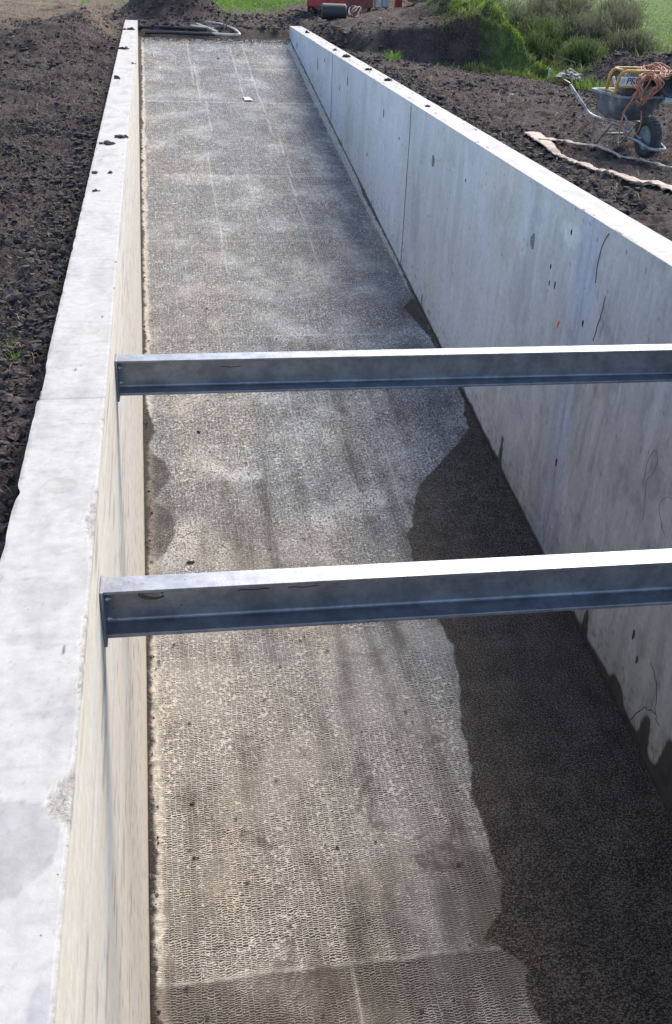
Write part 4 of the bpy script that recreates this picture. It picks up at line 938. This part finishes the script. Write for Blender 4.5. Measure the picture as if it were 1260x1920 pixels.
# orange extension cable heaped over the generator
rg = np.random.default_rng(77)
CG = Vector((5.05, 10.38, zr+.41)); F_ = -Vector((5.1, 10.2, 0)).normalized(); Rt = Vector((-F_.y, F_.x, 0))
def cp_(u, dpt, z): return CG+Rt*u-F_*(-dpt)+Vector((0, 0, z))
m_or = simple('orange_cable', (.42, .18, .115), .55, 0, .3, 14)
mb = MB()
for i in range(13):      # coils flopping over the top of the frame
    c = rg.uniform(.13, .20); rx = rg.uniform(.08, .16); rz = rg.uniform(.02, .05); ph = rg.uniform(0, 6.28); dz_ = rg.uniform(.33, .37); sk = rg.uniform(-.12, .08)
    P = []
    for k in range(14):
        a = 2*math.pi*k/14; q = rx*math.cos(a+ph)+rg.normal(0, .010); P.append(cp_(c+q, .02+.17*math.sin(a+ph+.4)+rg.normal(0, .014), max(dz_-rz*math.sin(a+ph)+sk*q+rg.normal(0, .010), .26)))
    mb.tube(spl(P, 4, True), .0052, 6, closed=True)
for i in range(7):       # loops hanging down over the side of the tray
    c = rg.uniform(.10, .15); w2 = rg.uniform(.08, .15); bot = rg.uniform(.0, .17); top = rg.uniform(.33, .37); P = []
    for k in range(14):
        a = 2*math.pi*k/14; zz = (top+bot)/2+(top-bot)/2*math.cos(a); f = .22 if math.cos(a) > .75 else .30
        P.append(cp_(c+w2*math.sin(a)*(1.1 if zz > .22 else .62)+rg.normal(0, .008)-.04*(zz < .15), f+rg.normal(0, .012), zz+rg.normal(0, .006)))
    mb.tube(spl(P, 4, True), .0048, 6, closed=True)
P = [cp_(.10, .25, .34), cp_(.02, .32, .14), cp_(-.035, .335, .04), cp_(-.06, .335, -.06), cp_(-.045, .335, -.16), cp_(.02, .335, -.215), cp_(.09, .335, -.20), cp_(.125, .335, -.10), cp_(.11, .33, .02)]
mb.tube(spl(P, 6), .0055, 6)
P = [cp_(.10, .25, .34), cp_(.0, .33, .12), cp_(-.05, .335, .02), cp_(-.065, .335, -.10), cp_(-.065, .335, -.22)]
mb.tube(spl(P, 6), .0055, 6)
P = [cp_(.17, .2, .40), cp_(.13, .24, .26), cp_(.05, .28, .13), cp_(-.02, .33, .06)]
mb.tube(spl(P, 6), .0055, 6)
tag(mb.build('extension_cable', m_or), 'tangled orange extension cable heaped over the generator and hanging down', 'cable')
# black coiled hose at the right of the tray and a pale board
mb = MB()
for i in range(6):
    P = [cp_(.37+i*.006+.10*math.cos(a)*1.1+.02*i, .14-.05*i+.02*math.sin(a), .25+.10*math.sin(a)) for a in [2*math.pi*k/14 for k in range(14)]]
    mb.tube(spl(P, 3, True), .022, 8, closed=True)
tag(mb.build('black_hose', simple('black_rubber_hose', (.045, .055, .065), .5, 0, .3, 8)), 'thick black hose coil lying on the right end of the wheelbarrow', 'hose')
mb = MB(); mb.box((0, 0, 0), (.5, .10, .03), bev=.003)
o = mb.build('timber_board', simple('pale_timber', (.42, .45, .42), .7, 0, .15, 10)); o.location = cp_(.56, .14, .12); o.rotation_euler = (.5, .0, math.atan2(Rt.y, Rt.x)); tag(o, 'pale timber board sticking out right of the wheelbarrow under the black hose', 'board')
mb = MB(); mb.tube(spl([cp_(-.22, .10, .29), cp_(-.19, .14, .23), cp_(-.16, .16, .17)], 5), .014, 8); o = mb.build('fuel_funnel', simple('pale_plastic', (.5, .52, .52), .5)); tag(o, 'small pale plastic spout between tray rim and generator frame', 'spout')

# ------------------------------------------------------------------ lay-flat hoses, pipes
def flat_hose(name, P, widths, label, group, thick=.016, mat=None):
    S = spl([Vector((x, y, 0)) for x, y in P], 10); N = len(S); wi = np.interp(np.linspace(0, 1, N), np.linspace(0, 1, len(widths)), widths)
    V = []; F = []
    zs = np.array([max(float(ground_z(p.x+dx_, p.y+dy_, True)) for dx_ in (-.04, 0, .04) for dy_ in (-.04, 0, .04)) for p in S])
    zs = np.array([zs[max(0, i-4):i+5].mean()*.5+zs[max(0, i-3):i+4].max()*.5 for i in range(N)])
    for i, p in enumerate(S):
        t = (S[min(i+1, N-1)]-S[max(i-1, 0)]).normalized(); s = Vector((-t.y, t.x, 0)); z = zs[i]+.014
        for k in range(8):
            a = 2*math.pi*k/8; wr = .008*math.sin(i*.9+k)+.006*math.sin(i*.37*k)
            V.append((p.x+s.x*math.cos(a)*wi[i]/2, p.y+s.y*math.cos(a)*wi[i]/2, z+math.sin(a)*thick/2+wr*.6))
    for i in range(N-1):
        for k in range(8): F.append((i*8+k, i*8+(k+1) % 8, (i+1)*8+(k+1) % 8, (i+1)*8+k))
    F += [tuple(range(8)), tuple(range((N-1)*8, N*8))]
    mb = MB(); mb.add(V, F, True); return tag(mb.build(name, mat), label, 'hose', group)
HOSE = simple('layflat_hose', (.50, .40, .33), .8, 0, .3, 16, .004, (.24, .19, .17))
flat_hose('layflat_hose', [(4.36, 11.30), (4.30, 10.94), (4.22, 10.5), (4.13, 9.95), (4.17, 9.72), (4.21, 9.50), (4.22, 9.28), (4.26, 9.08), (4.33, 8.96), (4.36, 8.72), (4.44, 8.52), (4.53, 8.38), (4.60, 8.1), (4.7, 7.7)], [.20, .17, .15, .10, .055, .11, .10, .06, .07, .13, .12, .13, .16, .16], 'nearer beige lay-flat hose with a wide folded end beside the right wall', 'lay-flat hoses on the soil', mat=HOSE)
flat_hose('layflat_hose', [(4.30, 10.68), (4.33, 10.50), (4.44, 10.48), (4.57, 10.34), (4.69, 10.14), (4.82, 9.95), (4.97, 9.83), (5.1, 9.68), (5.22, 9.42), (5.4, 9.0)], [.20, .07, .08, .09, .07, .06, .055, .055, .055], 'farther thinner beige lay-flat hose running right in front of the wheelbarrow wheel', 'lay-flat hoses on the soil', mat=HOSE)
def px_pipe(name, P, r, mat, label, group):
    mb = MB(); mb.tube(spl(P, 6), r, 10); return tag(mb.build(name, mat), label, 'pipe', group)
PB = simple('black_pipe', (.02, .025, .035), .3); PW = simple('white_pipe', (.62, .58, .52), .5, 0, .2, 10, 0, (.3, .25, .2))
px_pipe('black_pipe', [(-.0, 24.95, -.12), (.5, 24.95, -.10), (1.1, 24.9, -.11), (1.5, 24.85, -.13)], .03, PB, 'upper thick black pipe lying across the top of the ramp', 'black pipes at the ramp top')
px_pipe('black_pipe', [(.15, 24.72, -.20), (.6, 24.7, -.19), (1.15, 24.68, -.195), (1.65, 24.62, -.20)], .035, PB, 'lower thick black pipe lying along the ramp edge', 'black pipes at the ramp top')
px_pipe('white_pipe', [(1.28, 25.0, -.02), (1.5, 24.85, -.08), (1.72, 24.66, -.15)], .022, PW, 'short pale pipe leaning down to the bent pipe', 'pale pipes at the ramp top')
px_pipe('white_pipe', [(1.5, 25.5, -.01), (1.8, 25.3, -.03), (2.1, 24.9, -.10), (2.2, 24.62, -.17), (2.17, 24.55, -.185), (2.0, 24.56, -.19), (1.6, 24.62, -.18)], .024, PW, 'long pale pipe bent back on itself at the right of the black pipes', 'pale pipes at the ramp top')
px_pipe('white_pipe', [(1.15, 24.93, -.055), (1.4, 24.87, -.075), (1.65, 24.80, -.085)], .018, PW, 'thin pale tube lying on the upper black pipe', 'pale pipes at the ramp top')

# ------------------------------------------------------------------ rubble, plant and machinery at the back
def heap(name, x, y, n, r, s, mat, label, cat, seed, h=.12):
    t = thing(name, label, cat, (x, y, float(ground_z(x, y, False))))
    rg = np.random.default_rng(seed); q = rg.uniform(0, 1, n)**.6; a = rg.uniform(0, 6.28, n)
    P = np.stack([np.cos(a)*q*r, np.sin(a)*q*r*.7, h*(1-q)+.02], -1); o = obj('stones', clod_mesh('stones', P, s*rg.uniform(.5, 1.3, n), seed=seed), mat, t); return t
heap('rubble_heap', 8.25, 20.3, 130, .28, .035, simple('pale_rubble', (.42, .38, .33), .85, 0, .5, 12), 'small heap of pale broken rubble at the foot of the green bank', 'rubble', 5, .16)
mb = MB(); mb.box((0, 0, .09), (.04, .025, .18), bev=.006); mb.box((.01, 0, .19), (.06, .025, .07), Matrix.Rotation(.3, 3, 'Y'), bev=.006)
o = mb.build('marker_peg', simple('peg_white', (.5, .55, .5), .7)); o.location = (8.0, 20.75, float(ground_z(8.0, 20.75, False))); tag(o, 'small whitish marker peg above the rubble heap', 'peg')
for i, (x, y, s, l) in enumerate(((-.44, 3.75, .016, 'pale round stone in the soil beside the left wall joint'), (-.43, 4.15, .012, 'small pale stone in the soil left of the wall'), (5.9, 13.6, .04, 'flat pale stone on the soil behind the wheelbarrow handle'), (5.4, 15.2, .035, 'whitish stone on the soil behind the right wall'), (5.05, 23.3, .07, 'bright white stone on the terrace right of the black roll'))):
    clod('stone', x, y, float(ground_z(x, y))+.005, s, l, 'stone', None, simple('stone_pale', (.45, .42, .38), .8, 0, .3, 30), 60+i, 1)
gz = lambda x, y: float(ground_z(x, y, False))
# black roll on the terrace
t = thing('black_roll', 'black ribbed roll lying on the terrace beyond the right wall end', 'roll', (4.28, 24.6, gz(4.28, 24.6)+.02), math.radians(-8))
M = Matrix.Rotation(math.radians(90), 3, 'Y'); prof = [(.05, -.27), (.12, -.275), (.155, -.26)]+[(.16+.004*(k % 2), -.25+k*.02) for k in range(26)]+[(.155, .26), (.12, .275), (.05, .27)]
MB().lathe(prof, (0, 0, .16), M, 28).build('drum', simple('roll_black', (.03, .033, .04), .6, 0, .3, 20), t)
mb = MB(); mb.lathe([(.10, .276), (.10, .285), (.125, .285), (.125, .276)], (0, 0, .16), M, 28, True); mb.build('end_ring', simple('ring_grey', (.25, .25, .26), .5), t)
# red-and-white strap bundle beside it
t = thing('strap_bundle', 'small red and white bundle of straps beside the black roll', 'straps', (4.72, 24.45, gz(4.72, 24.45)+.02))
rg = np.random.default_rng(3)
for nm, mat_ in (('red_strap', simple('strap_red', (.30, .04, .035), .6)), ('white_strap', simple('strap_white', (.6, .57, .52), .6))):
    mb = MB()
    for i in range(3):
        P = [(.11*math.cos(a+i)+rg.normal(0, .012), .09*math.sin(a)+rg.normal(0, .012), .12+.10*math.sin(a*1+i*1.7)) for a in [2*math.pi*k/9 for k in range(9)]]
        mb.tube(spl(P, 4, True), .016, 6, closed=True)
    mb.build(nm, mat_, t)
# red farm trailer
RED = simple('red_body', (.34, .05, .045), .6, .1, .35, 5, .0, (.10, .05, .045)); DK = simple('dark_iron', (.03, .03, .035), .6, .4)
t = thing('red_trailer', 'rusty red low farm trailer standing beyond the black roll', 'trailer', (4.72, 26.8, gz(4.72, 26.8)), math.radians(-3))
MB().box((0, .4, .56), (1.5, 1.9, .12), bev=.01).build('deck', RED, t)
MB().box((0, -.58, .36), (1.56, .07, .46), bev=.01).build('end_board', RED, t)
for x in (-.74, .74): MB().box((x, .4, .82), (.05, 1.9, .42), bev=.01).build('side_board', RED, t)
for x in (-.72, -.25, .3, .70):
    mb = MB().box((x, -.52, .19), (.07 if abs(x) > .5 else .1, .07, .38), bev=.008); mb.build('leg', DK, t)
M = Matrix.Rotation(math.radians(90), 3, 'Y')
for x in (-.5, .5):
    wq = MB().lathe([(.10, -.08), (.22, -.09), (.26, -.05), (.26, .05), (.22, .09), (.10, .08)], (x, .5, .26), M, 24, True).build('wheel', RUB, t)
    MB().lathe([(.02, -.05), (.11, -.05), (.11, .05), (.02, .05)], (x, .5, .26), M, 18).build('rim', simple('rim_pale', (.4, .38, .34), .6), wq)
for x, w_ in ((-.45, .26), (.12, .2)): MB().box((x, -.45, .14), (w_, .12, .12), bev=.02).build('support_block', simple('block', (.28, .25, .23), .9), t)
# red post and white cans
t = thing('red_post', 'short thick red post right of the red trailer', 'post', (6.17, 26.6, gz(6.17, 26.6)-.02))
MB().box((0, 0, .45), (.17, .12, .9), bev=.012).build('upright', RED, t); MB().box((0, 0, .93), (.21, .16, .05), bev=.008).build('cap', DK, t)
rg = np.random.default_rng(9)
for i, (x, y, c, l) in enumerate(((5.65, 26.5, (.55, .56, .55), 'white plastic can standing left of the red post'), (5.83, 26.5, (.42, .43, .44), 'pale grey can nearest the red post'), (5.48, 26.7, (.5, .5, .52), 'white can farthest left of the red post'))):
    t = thing('plastic_can', l, 'can', (x, y, gz(x, y)+.01), .4*i, 'plastic cans by the red post')
    MB().box((0, 0, .15), (.18, .14, .30), bev=.03).build('body', simple('can', c, .5), t)
    MB().tube(spl([(-.05, 0, .29), (-.04, 0, .36), (.03, 0, .36), (.04, 0, .29)], 4), .014, 6).build('handle', simple('can_handle', c, .5), t)
    MB().lathe([(.02, .29), (.02, .34)], (.06, 0, 0), None, 10).build('cap', DK, t)
# blue-grey tarpaulin over a pallet
t = thing('covered_pallet', 'low stack covered by a blue-grey sheet beside the signboard', 'stack', (6.85, 26.2, gz(6.85, 26.2)), math.radians(-6))
n = 26; xs, ys_ = np.meshgrid(np.linspace(-.55, .55, n), np.linspace(-.4, .4, n))
ed = np.maximum(np.abs(xs)/.55, np.abs(ys_)/.4); zz = .42-.36*ss(.72, 1., ed)+.03*fbm(xs*4, ys_*4, 8, 3)
V = np.stack([xs*(1+.05*fbm(xs*5, ys_*5, 9, 2)), ys_, zz], -1).reshape(-1, 3)
obj('sheet', npmesh('sheet', V, gridfaces(n, n)), simple('tarp_blue', (.10, .14, .22), .5, 0, .3, 8), t, True)
for y in (-.3, 0, .3): MB().box((0, y, .05), (1.0, .1, .09), bev=.005).build('pallet_block', simple('pallet', (.2, .16, .12), .9), t)
mb = MB().box((0, 0, .2), (.9, .6, .2), bev=.02); mb.build('load', DK, t)
# signboard
t = thing('signboard', 'white board on a grey metal post at the top of the bank', 'sign', (7.25, 25.7, gz(7.25, 25.7)-.05), math.radians(-12))
MB().tube([(-.14, 0, -.1), (-.14, 0, 1.2)], .022, 8).build('post', PIPE, t)
MB().tube([(-.14, -.02, .07), (-.30, -.10, -.02), (-.02, -.14, -.02)], .02, 8).build('foot', PIPE, t)
MB().box((.10, -.03, .62), (.34, .02, .62), bev=.004).build('panel', simple('board_white', (.62, .63, .63), .5, 0, .08), t)
MB().box((.10, -.022, .62), (.38, .016, .66), bev=.004).build('frame', DK, t)

bpy.context.view_layer.update()
